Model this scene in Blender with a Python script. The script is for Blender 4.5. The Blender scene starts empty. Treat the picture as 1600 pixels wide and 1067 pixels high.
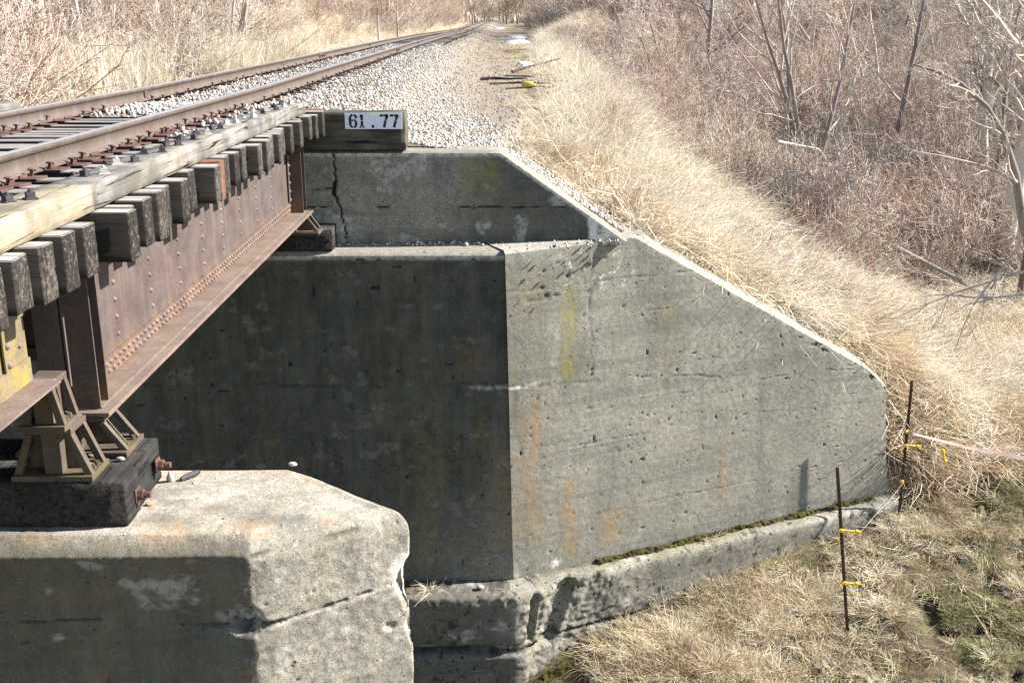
import bpy, math, random
import numpy as np
from mathutils import Vector, Matrix

# ------------------------------------------------------------------ camera, light, exposure
scene = bpy.context.scene
col = scene.collection
R = math.radians
cam_d = bpy.data.cameras.new('camera')
cam_d.sensor_width = 36.0
cam_d.lens = 36.0 * 1655 / 1600
cam_d.clip_start = 0.1
cam_d.clip_end = 2000
cam = bpy.data.objects.new('camera', cam_d)
col.objects.link(cam)
cam.location = (0, 0, 8)
fw = Vector((0.0093, 0.9578, -0.2873)).normalized()
cam.rotation_euler = fw.to_track_quat('-Z', 'Y').to_euler()
scene.camera = cam

SUN = Vector((1.0, 0.15, 0.76)).normalized()
world = bpy.data.worlds.new('World')
scene.world = world
world.use_nodes = True
wn = world.node_tree
wn.nodes.clear()
wo = wn.nodes.new('ShaderNodeOutputWorld')
bg = wn.nodes.new('ShaderNodeBackground')
sky = wn.nodes.new('ShaderNodeTexSky')
sky.sky_type = 'NISHITA'
sky.sun_disc = False
sky.sun_elevation = math.asin(SUN.z)
sky.sun_rotation = math.atan2(SUN.x, SUN.y)
sky.altitude = 250
sky.air_density = 1.0
sky.dust_density = 0.6
bg.inputs['Strength'].default_value = 0.085
wn.links.new(sky.outputs[0], bg.inputs[0])
wn.links.new(bg.outputs[0], wo.inputs[0])

sl = bpy.data.lights.new('sun', 'SUN')
sl.energy = 5.0
sl.angle = R(0.53)
sl.color = (1.0, 0.97, 0.925)
so = bpy.data.objects.new('sun', sl)
so.rotation_euler = SUN.to_track_quat('Z', 'Y').to_euler()
so.location = (30, 0, 40)
col.objects.link(so)

scene.view_settings.view_transform = 'Standard'
scene.view_settings.look = 'None'
scene.view_settings.gamma = 1.0
scene.view_settings.use_curve_mapping = False
scene.view_settings.exposure = 1.62
scene.render.engine = 'CYCLES'
scene.cycles.max_bounces = 6
scene.cycles.diffuse_bounces = 2
scene.cycles.use_denoising = False

rng = np.random.default_rng(7)
random.seed(5)

# ------------------------------------------------------------------ noise (numpy)
def _h(ix, iy, iz, s):
    h = (ix.astype(np.int64) * 374761393 + iy.astype(np.int64) * 668265263 + iz.astype(np.int64) * 2147483647 + s * 1274126177) & 0xFFFFFFFF
    h = ((h ^ (h >> 13)) * 1274126177) & 0xFFFFFFFF
    h = ((h ^ (h >> 16)) * 2246822519) & 0xFFFFFFFF
    return ((h ^ (h >> 15)) & 0xFFFFFF) / float(0xFFFFFF)

def vnoise(x, y, z, s=0):
    x, y, z = np.broadcast_arrays(np.asarray(x, float), np.asarray(y, float), np.asarray(z, float))
    ix, iy, iz = np.floor(x), np.floor(y), np.floor(z)
    fx, fy, fz = x - ix, y - iy, z - iz
    fx, fy, fz = [f * f * (3 - 2 * f) for f in (fx, fy, fz)]
    r = 0
    for dx in (0, 1):
        for dy in (0, 1):
            for dz in (0, 1):
                w = (fx if dx else 1 - fx) * (fy if dy else 1 - fy) * (fz if dz else 1 - fz)
                r = r + w * _h(ix + dx, iy + dy, iz + dz, s)
    return r

def fbm(x, y, z, o=4, s=0, g=0.5):
    a, t, r = 1.0, 0.0, 0.0
    x, y, z = np.asarray(x, float), np.asarray(y, float), np.asarray(z, float)
    for k in range(o):
        r = r + a * vnoise(x, y, z, s + k * 17)
        t += a
        a *= g
        x, y, z = x * 2.03 + 3.1, y * 2.03 + 1.7, z * 2.03 + 5.3
    return r / t

def sstep(x, a, b):
    t = np.clip((np.asarray(x, float) - a) / (b - a), 0, 1)
    return t * t * (3 - 2 * t)

# ------------------------------------------------------------------ mesh helpers
def np_mesh(name, V, F, smooth=False, attrs=None):
    """V (n,3); F list of (m,k) int arrays"""
    V = np.asarray(V, np.float32).reshape(-1, 3)
    me = bpy.data.meshes.new(name)
    F = [np.asarray(f, np.int32) for f in F if len(f)]
    loops = np.concatenate([f.ravel() for f in F])
    tot = np.concatenate([np.full(len(f), f.shape[1], np.int32) for f in F])
    st = np.concatenate([[0], np.cumsum(tot)[:-1]]).astype(np.int32)
    me.vertices.add(len(V))
    me.vertices.foreach_set('co', V.ravel())
    me.loops.add(len(loops))
    me.loops.foreach_set('vertex_index', loops)
    me.polygons.add(len(tot))
    me.polygons.foreach_set('loop_start', st)
    me.polygons.foreach_set('loop_total', tot)
    if smooth:
        me.polygons.foreach_set('use_smooth', np.ones(len(tot), bool))
    for k, a in (attrs or {}).items():
        a = np.asarray(a, np.float32)
        if a.ndim == 2:
            at = me.attributes.new(k, 'FLOAT_COLOR', 'POINT')
            at.data.foreach_set('color', a.ravel())
        else:
            at = me.attributes.new(k, 'FLOAT', 'POINT')
            at.data.foreach_set('value', a)
    me.update(calc_edges=True)
    me.validate()
    return me

class MB:
    def __init__(self):
        self.v, self.f = [], []
        self.n = 0
    def add(self, V, F):
        V = np.asarray(V, float).reshape(-1, 3)
        for f in F:
            self.f.append([i + self.n for i in f])
        self.v.append(V)
        self.n += len(V)
        return self
    def box(self, x0, x1, y0, y1, z0, z1, b=0.0, M=None):
        if b <= 0:
            V = [(x, y, z) for z in (z0, z1) for y in (y0, y1) for x in (x0, x1)]
            F = [(0, 2, 3, 1), (4, 5, 7, 6), (0, 1, 5, 4), (2, 6, 7, 3), (0, 4, 6, 2), (1, 3, 7, 5)]
        else:
            V, F = bevel_box(x0, x1, y0, y1, z0, z1, b)
        V = np.array(V, float)
        if M is not None:
            V = V @ np.array(M.to_3x3()).T + np.array(M.translation)
        return self.add(V, F)
    def prism(self, poly, axis, a, b):
        """extrude 2D polygon (list of (p,q)) along axis 'X','Y','Z' from a to b"""
        n = len(poly)
        def P(p, q, t):
            return {'X': (t, p, q), 'Y': (p, t, q), 'Z': (p, q, t)}[axis]
        V = [P(p, q, a) for p, q in poly] + [P(p, q, b) for p, q in poly]
        F = [tuple(range(n))[::-1], tuple(range(n, 2 * n))]
        F += [(i, (i + 1) % n, n + (i + 1) % n, n + i) for i in range(n)]
        return self.add(V, F)
    def tube(self, path, r, s=6, cap=True):
        path = np.asarray(path, float)
        r = np.broadcast_to(np.asarray(r, float), (len(path),))
        V, F = tube_arr(path[None], r[None], s)
        base = [tuple(q) for q in F]
        if cap:
            k = len(path)
            base += [tuple(range(s))[::-1], tuple(range((k - 1) * s, k * s))]
        return self.add(V, base)
    def mesh(self, name, smooth=False):
        me = bpy.data.meshes.new(name)
        me.from_pydata(np.concatenate(self.v).tolist(), [], self.f)
        if smooth:
            for p in me.polygons:
                p.use_smooth = True
        me.update()
        return me

def bevel_box(x0, x1, y0, y1, z0, z1, b):
    V, idx = [], {}
    for sx in (0, 1):
        for sy in (0, 1):
            for sz in (0, 1):
                c = ((x1, x0)[sx == 0], (y1, y0)[sy == 0], (z1, z0)[sz == 0])
                dx, dy, dz = (b if s == 0 else -b for s in (sx, sy, sz))
                for ax in range(3):
                    p = [c[0] + dx, c[1] + dy, c[2] + dz]
                    p[ax] = c[ax]
                    idx[(sx, sy, sz, ax)] = len(V)
                    V.append(tuple(p))
    F = []
    g = lambda s, ax: idx[(s[0], s[1], s[2], ax)]
    for ax in range(3):
        o = [a for a in range(3) if a != ax]
        for sd in (0, 1):
            q = []
            for (i, j) in ((0, 0), (1, 0), (1, 1), (0, 1)):
                s = [0, 0, 0]; s[ax] = sd; s[o[0]] = i; s[o[1]] = j
                q.append(g(s, ax))
            F.append(q)
    for ax in range(3):
        o = [a for a in range(3) if a != ax]
        for i in (0, 1):
            for j in (0, 1):
                s0 = [0, 0, 0]; s0[o[0]] = i; s0[o[1]] = j; s1 = list(s0); s1[ax] = 1
                F.append([g(s0, o[0]), g(s1, o[0]), g(s1, o[1]), g(s0, o[1])])
    for sx in (0, 1):
        for sy in (0, 1):
            for sz in (0, 1):
                F.append([g((sx, sy, sz), a) for a in range(3)])
    # orient outward
    V = np.array(V); c = V.mean(0); out = []
    for f in F:
        p = V[f]; n = np.cross(p[1] - p[0], p[2] - p[0])
        out.append(f if np.dot(n, p.mean(0) - c) > 0 else f[::-1])
    return V, out

def tube_arr(P, r, s):
    """P (n,k,3) r (n,k) -> verts, quads"""
    n, k, _ = P.shape
    t = np.gradient(P, axis=1)
    t /= np.linalg.norm(t, axis=2, keepdims=True) + 1e-9
    ref = np.where(np.abs(t[..., 2:3]) > 0.8, np.array([1.0, 0, 0]), np.array([0, 0, 1.0]))
    # keep one reference per polyline
    ref = np.repeat(ref[:, :1], k, axis=1)
    a = np.cross(t, ref); a /= np.linalg.norm(a, axis=2, keepdims=True) + 1e-9
    b = np.cross(t, a)
    th = np.arange(s) * 2 * np.pi / s
    V = P[:, :, None, :] + r[:, :, None, None] * (np.cos(th)[None, None, :, None] * a[:, :, None, :] + np.sin(th)[None, None, :, None] * b[:, :, None, :])
    i = np.arange(n)[:, None, None] * k * s; j = np.arange(k - 1)[None, :, None] * s; m = np.arange(s)[None, None, :]
    m2 = (m + 1) % s
    F = np.stack([i + j + m, i + j + s + m, i + j + s + m2, i + j + m2], -1).reshape(-1, 4)
    return V.reshape(-1, 3), F

def tubes_mesh(name, polys, s=3, smooth=True):
    """polys: list of (path(k,3), radii(k))"""
    by = {}
    for p, r in polys:
        by.setdefault(len(p), []).append((p, r))
    V, F, n = [], [], 0
    for k, L in by.items():
        P = np.array([q[0] for q in L], float); rr = np.array([q[1] for q in L], float)
        v, f = tube_arr(P, rr, s)
        V.append(v); F.append(f + n); n += len(v)
    return np_mesh(name, np.concatenate(V), F, smooth)

WM = {}
def obj(name, me, mat=None, parent=None, label=None, loc=(0, 0, 0), rot=(0, 0, 0), scale=1.0):
    """link a mesh object; loc / rot / scale are always world values, also under a parent"""
    o = bpy.data.objects.new(name, me)
    col.objects.link(o)
    if mat is not None and (len(me.materials) == 0):
        me.materials.append(mat)
    sc = tuple(scale) if hasattr(scale, '__len__') else (scale,) * 3
    o.location, o.rotation_euler, o.scale = loc, rot, sc
    from mathutils import Euler
    w = Matrix.LocRotScale(Vector(loc), Euler(rot), Vector(sc))
    if parent is not None:
        o.parent = parent
        o.matrix_parent_inverse = WM[parent.name].inverted()
    WM[o.name] = w
    if label: o['label'] = label
    return o

def tag(o, label=None, cat=None, group=None, kind=None):
    if label: o['label'] = label
    if cat: o['category'] = cat
    if group: o['group'] = group
    if kind: o['kind'] = kind
    return o

def thing(name, loc, label, cat, group=None):
    """Empty at the base; children are given in world coordinates"""
    o = bpy.data.objects.new(name, None)
    o.empty_display_size = 0.2
    col.objects.link(o)
    o.location = loc
    WM[o.name] = Matrix.Translation(Vector(loc))
    return tag(o, label, cat, group)

# ------------------------------------------------------------------ node helper
class NT:
    def __init__(self, name):
        self.m = bpy.data.materials.new(name)
        self.m.use_nodes = True
        self.t = self.m.node_tree
        self.t.nodes.clear()
        self.out = self.t.nodes.new('ShaderNodeOutputMaterial')
    def n(self, typ, ins=None, **props):
        nd = self.t.nodes.new('ShaderNode' + typ)
        for k, v in props.items():
            setattr(nd, k, v)
        for k, v in (ins or {}).items():
            s = nd.inputs[k]
            if isinstance(v, bpy.types.NodeSocket):
                self.t.links.new(v, s)
            else:
                s.default_value = v
        return nd
    def pos(self): return self.n('NewGeometry').outputs['Position']
    def objpos(self): return self.n('TexCoord').outputs['Object']
    def scale(self, v, s, loc=(0, 0, 0)):
        return self.n('Mapping', {'Vector': v, 'Scale': s, 'Location': loc}).outputs[0]
    def noise(self, v, s, d=4, r=0.55, dist=0.0):
        return self.n('TexNoise', {'Vector': v, 'Scale': s, 'Detail': d, 'Roughness': r, 'Distortion': dist}).outputs[0]
    def vor(self, v, s, feat='F1', rnd=1.0):
        return self.n('TexVoronoi', {'Vector': v, 'Scale': s, 'Randomness': rnd}, feature=feat)
    def ramp(self, f, stops, interp='LINEAR'):
        nd = self.n('ValToRGB', {'Fac': f})
        cr = nd.color_ramp
        cr.interpolation = interp
        while len(cr.elements) < len(stops):
            cr.elements.new(0.5)
        for e, (p, c) in zip(cr.elements, stops):
            e.position = p
            e.color = (c, c, c, 1) if not hasattr(c, '__len__') else tuple(c) + (1,) * (4 - len(c))
        return nd.outputs[0]
    def mr(self, f, a, b, c=0.0, d=1.0):
        return self.n('MapRange', {'Value': f, 'From Min': a, 'From Max': b, 'To Min': c, 'To Max': d}).outputs[0]
    def mix(self, f, a, b, mode='MIX'):
        nd = self.n('Mix', data_type='RGBA', blend_type=mode)
        for i, v in ((0, f), (6, a), (7, b)):
            s = nd.inputs[i]
            if isinstance(v, bpy.types.NodeSocket): self.t.links.new(v, s)
            else: s.default_value = v if i == 0 else tuple(v) + (1,) * (4 - len(v))
        return nd.outputs[2]
    def ma(self, op, a, b=0.0):
        nd = self.n('Math', operation=op)
        for i, v in ((0, a), (1, b)):
            if isinstance(v, bpy.types.NodeSocket): self.t.links.new(v, nd.inputs[i])
            else: nd.inputs[i].default_value = v
        return nd.outputs[0]
    def attr(self, name): return self.n('Attribute', attribute_name=name)
    def rnd(self): return self.n('ObjectInfo').outputs['Random']
    def bump(self, h, strength=0.5, dist=0.01, nrm=None):
        d = {'Height': h, 'Strength': strength, 'Distance': dist}
        if nrm is not None: d['Normal'] = nrm
        return self.n('Bump', d).outputs[0]
    def bsdf(self, c, rough=0.9, nrm=None, metal=0.0, spec=0.3):
        d = {'Base Color': c if isinstance(c, bpy.types.NodeSocket) else tuple(c) + (1,), 'Roughness': rough, 'Metallic': metal, 'Specular IOR Level': spec}
        if nrm is not None: d['Normal'] = nrm
        b = self.n('BsdfPrincipled', d)
        self.t.links.new(b.outputs[0], self.out.inputs[0])
        return self.m

# ------------------------------------------------------------------ materials
def concrete(name, pale, mid, pit=1.0, black=(0.050, 0.050, 0.040)):
    """stain attribute: R yellow lichen, G orange, B white lime, A black crust and painted shade; crack attribute darkens joints"""
    t = NT(name)
    p = t.pos()
    n1 = t.noise(p, 1.3, 6, 0.62)
    n2 = t.noise(p, 14, 6, 0.65)
    n3 = t.noise(p, 95, 3, 0.6)
    st = t.noise(t.scale(p, (5, 5, 0.55)), 1.0, 5, 0.6)
    c = t.mix(t.ramp(n1, [(0.33, 0), (0.66, 1)]), mid, pale)
    c = t.mix(t.ramp(n2, [(0.35, 0.6), (0.62, 0.0)]), c, tuple(0.6 * x for x in mid))
    c = t.mix(t.ramp(st, [(0.5, 0), (0.75, 0.45)]), c, tuple(0.5 * x for x in mid))
    # exposed aggregate
    v = t.vor(p, 75)
    agg = t.n('SeparateColor', {'Color': v.outputs['Color']}).outputs[0]
    c = t.mix(t.ramp(agg, [(0.0, 0.4), (0.10, 0.0), (0.93, 0.0), (1.0, 0.35)]), c, t.mix(agg, (0.05, 0.05, 0.045), (0.62, 0.58, 0.5)))
    c = t.mix(t.ramp(n3, [(0.38, 0.6), (0.5, 0)]), c, tuple(0.3 * x for x in mid))
    n4 = t.noise(t.scale(p, (1, 1, 1), (7, 3, 1)), 48, 4, 0.7)
    c = t.mix(t.ramp(n4, [(0.52, 0), (0.68, 0.4)]), c, tuple(min(.8, 1.4 * x) for x in pale))
    bd = t.noise(t.scale(p, (.25, .25, 6.5)), 1.0, 2, 0.5)
    c = t.mix(t.ramp(bd, [(0.40, 0.34), (0.46, 0), (0.62, 0), (0.66, .16)]), c, tuple(0.55 * x for x in mid))
    a = t.attr('stain')
    sep = t.n('SeparateColor', {'Color': a.outputs['Color']})
    patch = t.ramp(t.noise(p, 9, 6, 0.72), [(0.38, 0), (0.62, 1)])
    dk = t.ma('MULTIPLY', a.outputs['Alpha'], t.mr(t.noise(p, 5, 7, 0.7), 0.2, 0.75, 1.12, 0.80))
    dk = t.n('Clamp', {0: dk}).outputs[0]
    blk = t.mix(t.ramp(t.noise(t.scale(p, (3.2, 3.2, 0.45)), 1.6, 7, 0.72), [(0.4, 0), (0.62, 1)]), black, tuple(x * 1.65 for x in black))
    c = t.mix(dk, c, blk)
    spk = t.ramp(t.noise(p, 38, 4, 0.7), [(0.62, 0), (0.74, 0.55)])
    c = t.mix(t.ma('MULTIPLY', spk, dk), c, tuple(0.5 * x for x in mid))
    c = t.mix(t.ma('MULTIPLY', t.ma('MULTIPLY', sep.outputs[0], patch), 0.85), c, (0.26, 0.22, 0.06))
    c = t.mix(t.ma('MULTIPLY', t.ma('MULTIPLY', sep.outputs[1], patch), 0.85), c, (0.33, 0.19, 0.07))
    c = t.mix(t.ma('MULTIPLY', sep.outputs[2], t.ramp(n2, [(0.38, 0.1), (0.55, 1)])), c, (0.68, 0.64, 0.57))
    # bug holes
    pv = t.vor(p, 11)
    size = t.n('SeparateColor', {'Color': pv.outputs['Color']}).outputs[1]
    rad = t.mr(size, 0.45, 1.0, 0.0, 0.19 * pit)
    hole = t.ma('SUBTRACT', rad, pv.outputs['Distance'])
    hole = t.mr(hole, 0.0, 0.05, 0, 1)
    pv2 = t.vor(p, 34)
    size2 = t.n('SeparateColor', {'Color': pv2.outputs['Color']}).outputs[1]
    hole2 = t.mr(t.ma('SUBTRACT', t.mr(size2, 0.6, 1.0, 0.0, 0.25 * pit), pv2.outputs['Distance']), 0.0, 0.06, 0, 1)
    hh = t.ma('MAXIMUM', hole, hole2)
    ck = t.attr('crack').outputs['Fac']
    hh2 = t.n('Clamp', {0: t.ma('ADD', t.ma('MULTIPLY', hh, 0.8), ck)}).outputs[0]
    c = t.mix(hh2, c, (0.03, 0.028, 0.024))
    hgt = t.ma('ADD', t.ma('MULTIPLY', n3, 0.5), t.ma('MULTIPLY', n2, 0.25))
    hgt = t.ma('SUBTRACT', hgt, t.ma('MULTIPLY', hh, 1.3))
    return t.bsdf(c, 0.95, t.bump(hgt, 0.7, 0.008), spec=0.1)

def wood(name, axis, pale, dark, crust=0.0, warm=None):
    t = NT(name)
    p = t.pos()
    sc = {'X': (1.2, 30, 9), 'Y': (26, 1.2, 26)}[axis]
    rn = t.rnd()
    off = t.n('CombineXYZ', {0: t.ma('MULTIPLY', rn, 37.0), 1: t.ma('MULTIPLY', rn, 91.0), 2: t.ma('MULTIPLY', rn, 53.0)}).outputs[0]
    pp = t.n('VectorMath', {0: p, 1: off}, operation='ADD').outputs[0]
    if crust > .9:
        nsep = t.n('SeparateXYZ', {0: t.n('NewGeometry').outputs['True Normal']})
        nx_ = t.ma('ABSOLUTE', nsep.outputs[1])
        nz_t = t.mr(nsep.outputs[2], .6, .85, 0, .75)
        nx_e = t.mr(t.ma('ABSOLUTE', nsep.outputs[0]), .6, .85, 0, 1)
    g = t.noise(t.scale(pp, sc), 1.0, 6, 0.65, 0.6)
    g2 = t.noise(t.scale(pp, tuple(x * (3.5 if x > 2 else 1) for x in sc)), 1.0, 4, 0.6)
    b = t.noise(pp, 3.0, 4, 0.6)
    f = t.ma('ADD', t.ma('MULTIPLY', g, 0.7), t.ma('MULTIPLY', g2, 0.3))
    c = t.mix(t.ramp(f, [(0.40, 0), (0.58, 1)]), dark, pale)
    if warm:
        c = t.mix(t.ramp(t.noise(pp, 1.7, 4, 0.6), [(0.45, 0), (0.65, 0.8)]), c, warm)
    c = t.mix(t.ramp(b, [(0.4, 0.75), (0.6, 0.0)]), c, tuple(0.45 * x for x in dark))
    if crust:
        c = t.mix(t.ma('MULTIPLY', t.ramp(t.noise(pp, 6, 5, 0.7), [(0.42, 0), (0.6, 1)]), t.mr(rn, 0, 1, 0.25, crust)), c, (0.02, 0.018, 0.016))
    c = t.mix(t.mr(rn, 0, 1, 0.0, 0.6), c, tuple(0.4 * x for x in dark))
    chk = t.ramp(g, [(0.35, 1), (0.39, 0)])
    c = t.mix(chk, c, (0.012, 0.010, 0.009))
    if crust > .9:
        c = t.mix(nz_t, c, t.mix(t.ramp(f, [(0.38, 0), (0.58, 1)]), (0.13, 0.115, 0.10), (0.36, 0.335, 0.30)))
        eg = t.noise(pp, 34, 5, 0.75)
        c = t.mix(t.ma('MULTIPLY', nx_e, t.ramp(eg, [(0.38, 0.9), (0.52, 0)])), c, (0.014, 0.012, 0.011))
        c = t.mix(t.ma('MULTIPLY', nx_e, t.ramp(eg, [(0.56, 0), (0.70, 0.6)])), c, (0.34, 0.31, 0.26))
        sides = 1      # shade painted on the sawn sides over their creosote; tops and ends have weathered
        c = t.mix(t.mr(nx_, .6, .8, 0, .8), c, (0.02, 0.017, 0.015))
    return t.bsdf(c, 0.9, t.bump(t.ma('SUBTRACT', f, t.ma('MULTIPLY', chk, 0.6)), 0.8, 0.012), spec=0.15)

def rust(name, a, b, streak=None, lichen=None, ltop=6.0, lbot=5.8, lstr=.8):
    t = NT(name)
    p = t.pos()
    n1 = t.noise(p, 4, 6, 0.65)
    n2 = t.noise(p, 60, 4, 0.6)
    c = t.mix(t.ramp(n1, [(0.35, 0), (0.65, 1)]), a, b)
    c = t.mix(t.ramp(n2, [(0.35, 0.4), (0.55, 0)]), c, tuple(0.5 * x for x in a))
    if streak:
        s = t.noise(t.scale(p, (9, 9, 0.5)), 1.0, 4, 0.6)
        c = t.mix(t.ramp(s, [(0.55, 0), (0.72, 0.6)]), c, streak)
        s2 = t.noise(t.scale(p, (7, 7, 0.4), (3, 9, 1)), 1.0, 4, 0.6)
        c = t.mix(t.ramp(s2, [(0.56, 0), (0.75, 0.4)]), c, (0.15, 0.15, 0.17))
    if lichen:
        z = t.n('SeparateXYZ', {0: p}).outputs[2]
        m = t.mr(z, ltop, lbot, 0, 1)
        m = t.ma('MULTIPLY', m, t.ramp(t.noise(p, 5, 5, 0.75), [(0.42, 0), (0.62, 1)]))
        c = t.mix(t.ma('MULTIPLY', m, lstr), c, lichen)
    return t.bsdf(c, 0.72, t.bump(t.ma('ADD', n1, t.ma('MULTIPLY', n2, 0.4)), 0.35, 0.006), spec=0.3)

M = {}
M['pier'] = concrete('pier_concrete', (0.40, 0.355, 0.285), (0.29, 0.26, 0.21), 0.8)
M['wall'] = concrete('wall_concrete', (0.37, 0.345, 0.28), (0.265, 0.247, 0.198), 1.0)
M['foot'] = concrete('footing_concrete', (0.34, 0.31, 0.25), (0.20, 0.185, 0.145), 1.7)
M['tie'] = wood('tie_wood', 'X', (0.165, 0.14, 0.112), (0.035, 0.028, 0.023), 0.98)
M['tie_red'] = wood('tie_wood_red', 'X', (0.30, 0.15, 0.10), (0.16, 0.075, 0.05), 0.2)
M['guard'] = wood('guard_wood', 'Y', (0.34, 0.32, 0.285), (0.17, 0.155, 0.135), 0.0, (0.30, 0.25, 0.17))
M['guard_new'] = wood('guard_wood_pale', 'Y', (0.38, 0.33, 0.25), (0.24, 0.20, 0.14), 0.0, (0.36, 0.28, 0.16))
M['dump'] = wood('header_wood', 'X', (0.22, 0.20, 0.15), (0.07, 0.065, 0.045), 0.6)
M['block'] = wood('creosote_wood', 'Y', (0.115, 0.107, 0.10), (0.022, 0.02, 0.018), 0.6)
M['rail'] = rust('rail_rust', (0.085, 0.062, 0.047), (0.125, 0.092, 0.072), (0.12, 0.072, 0.047))
M['girder'] = rust('girder_rust', (0.064, 0.045, 0.038), (0.108, 0.081, 0.070), (0.16, 0.09, 0.062), (0.30, 0.15, 0.03), 6.06, 5.9, .4)
M['flange'] = rust('flange_rust', (0.12, 0.085, 0.07), (0.185, 0.14, 0.115), None, (0.17, 0.145, 0.08), 6.2, 5.0)
M['girder_y'] = rust('girder_lichen', (0.12, 0.095, 0.06), (0.18, 0.145, 0.095), None, (0.32, 0.22, 0.02), 6.6, 6.3, .55)
M['shoe'] = rust('shoe_rust', (0.06, 0.042, 0.034), (0.105, 0.076, 0.062), None, (0.13, 0.11, 0.035), 6.4, 5.0)
M['rivet'] = rust('rivet_rust', (0.13, 0.09, 0.08), (0.21, 0.155, 0.135))
M['spike'] = rust('spike_rust', (0.07, 0.038, 0.028), (0.13, 0.07, 0.05))
M['darksteel'] = rust('dark_steel', (0.03, 0.028, 0.032), (0.07, 0.06, 0.06))
M['post'] = rust('post_rust', (0.055, 0.025, 0.018), (0.10, 0.05, 0.035))
t = NT('galvanised_nut'); M['galv'] = t.bsdf(t.mix(t.noise(t.pos(), 60, 3), (0.34, 0.29, 0.25), (0.50, 0.46, 0.42)), 0.7, spec=0.3)
t = NT('rail_head_steel'); M['head'] = t.bsdf(t.mix(t.ramp(t.noise(t.scale(t.pos(), (40, 1, 40)), 1.0, 4), [(0.35, 0), (0.65, 1)]), (0.27, 0.25, 0.25), (0.40, 0.38, 0.38)), 0.42, metal=0.5)
t = NT('yellow_plastic'); M['yellow'] = t.bsdf(t.mix(t.noise(t.pos(), 30, 3), (0.75, 0.42, 0.01), (0.85, 0.55, 0.03)), 0.4, spec=0.5)
t = NT('dull_yellow_plastic'); M['jug'] = t.bsdf(t.mix(t.noise(t.pos(), 12, 4), (0.45, 0.30, 0.03), (0.62, 0.46, 0.08)), 0.5)
t = NT('sign_paint'); pz = t.pos(); M['plate'] = t.bsdf(t.mix(t.ramp(t.noise(pz, 22, 5, 0.7), [(0.66, 0), (0.72, 0.8)]), t.mix(t.noise(pz, 5, 3), (0.74, 0.75, 0.80), (0.82, 0.83, 0.86)), (0.30, 0.20, 0.14)), 0.5, spec=0.4)
t = NT('sign_letter_paint'); M['ink'] = t.bsdf(t.mix(t.ramp(t.noise(t.pos(), 40, 4, 0.7), [(0.6, 0), (0.68, 0.5)]), (0.018, 0.017, 0.022), (0.25, 0.25, 0.28)), 0.6)
t = NT('fence_tape'); M['tape'] = t.bsdf(t.mix(t.ramp(t.noise(t.scale(t.pos(), (3, 3, 160)), 1.0, 2), [(0.4, 0), (0.6, 1)]), (0.34, 0.20, 0.155), (0.50, 0.36, 0.30)), 0.7)
t = NT('wire'); M['wire'] = t.bsdf((0.34, 0.31, 0.27), 0.6)
t = NT('moss'); p = t.pos(); M['moss'] = t.bsdf(t.mix(t.ramp(t.noise(p, 7, 5, 0.7), [(0.4, 0), (0.66, 1)]), (0.035, 0.024, 0.007), (0.10, 0.095, 0.014)), 0.95, t.bump(t.noise(p, 70, 4, 0.7), 1.0, 0.03))
t = NT('snow'); p = t.pos(); M['snow'] = t.bsdf(t.mix(t.ramp(t.noise(p, 3, 5, 0.7), [(0.4, 0), (0.65, 1)]), (0.45, 0.44, 0.44), (0.80, 0.82, 0.86)), 0.7, t.bump(t.noise(p, 12, 4), 0.5, 0.05))

def stone_mat(name, cs):
    t = NT(name)
    r = t.rnd()
    c = t.ramp(r, [(i / max(1, len(cs) - 1), c) for i, c in enumerate(cs)])
    n = t.noise(t.objpos(), 1.8, 5, 0.7)
    c = t.mix(t.ramp(n, [(0.4, 0.55), (0.6, 0)]), c, (0.25, 0.22, 0.18))
    return t.bsdf(c, 0.9, t.bump(n, 0.4, 0.02), spec=0.2)
M['stone'] = stone_mat('limestone', [(0.56, 0.52, 0.455), (0.46, 0.42, 0.36), (0.63, 0.60, 0.54), (0.36, 0.31, 0.25), (0.54, 0.50, 0.44), (0.60, 0.57, 0.51), (0.22, 0.14, 0.10), (0.50, 0.46, 0.40), (0.27, 0.25, 0.23), (0.58, 0.54, 0.48)])
M['stone_old'] = stone_mat('old_ballast', [(0.30, 0.26, 0.20), (0.19, 0.155, 0.12), (0.36, 0.32, 0.26), (0.12, 0.095, 0.075), (0.26, 0.215, 0.165)])
M['stone_red'] = stone_mat('red_stone', [(0.33, 0.12, 0.07), (0.38, 0.16, 0.10)])
M['stone_green'] = stone_mat('green_stone', [(0.34, 0.38, 0.32), (0.38, 0.42, 0.36)])

def bark(name, a, b):
    t = NT(name)
    p = t.pos()
    n = t.noise(t.scale(p, (7, 7, 1.5)), 1.0, 5, 0.65)
    c = t.mix(t.ramp(n, [(0.35, 0), (0.65, 1)]), a, b)
    c = t.mix(t.mr(t.rnd(), 0, 1, 0, 0.45), c, tuple(0.5 * x for x in a))
    return t.bsdf(c, 0.95, t.bump(n, 0.6, 0.02), spec=0.1)
M['bark'] = bark('grey_bark', (0.20, 0.165, 0.14), (0.34, 0.29, 0.25))
M['bark_pale'] = bark('pale_bark', (0.46, 0.41, 0.34), (0.60, 0.55, 0.47))
M['bark_green'] = bark('greenish_bark', (0.25, 0.23, 0.14), (0.40, 0.36, 0.26))
M['deadwood'] = bark('dead_wood', (0.035, 0.027, 0.022), (0.09, 0.072, 0.06))
M['bark_dark'] = bark('dark_bark', (0.13, 0.085, 0.07), (0.21, 0.15, 0.12))
M['twig'] = bark('twigs', (0.42, 0.33, 0.25), (0.66, 0.56, 0.445))
M['twig_grey'] = bark('grey_twigs', (0.43, 0.35, 0.285), (0.68, 0.585, 0.49))
M['twig_red'] = bark('red_twigs', (0.26, 0.12, 0.10), (0.38, 0.20, 0.165))
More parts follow.
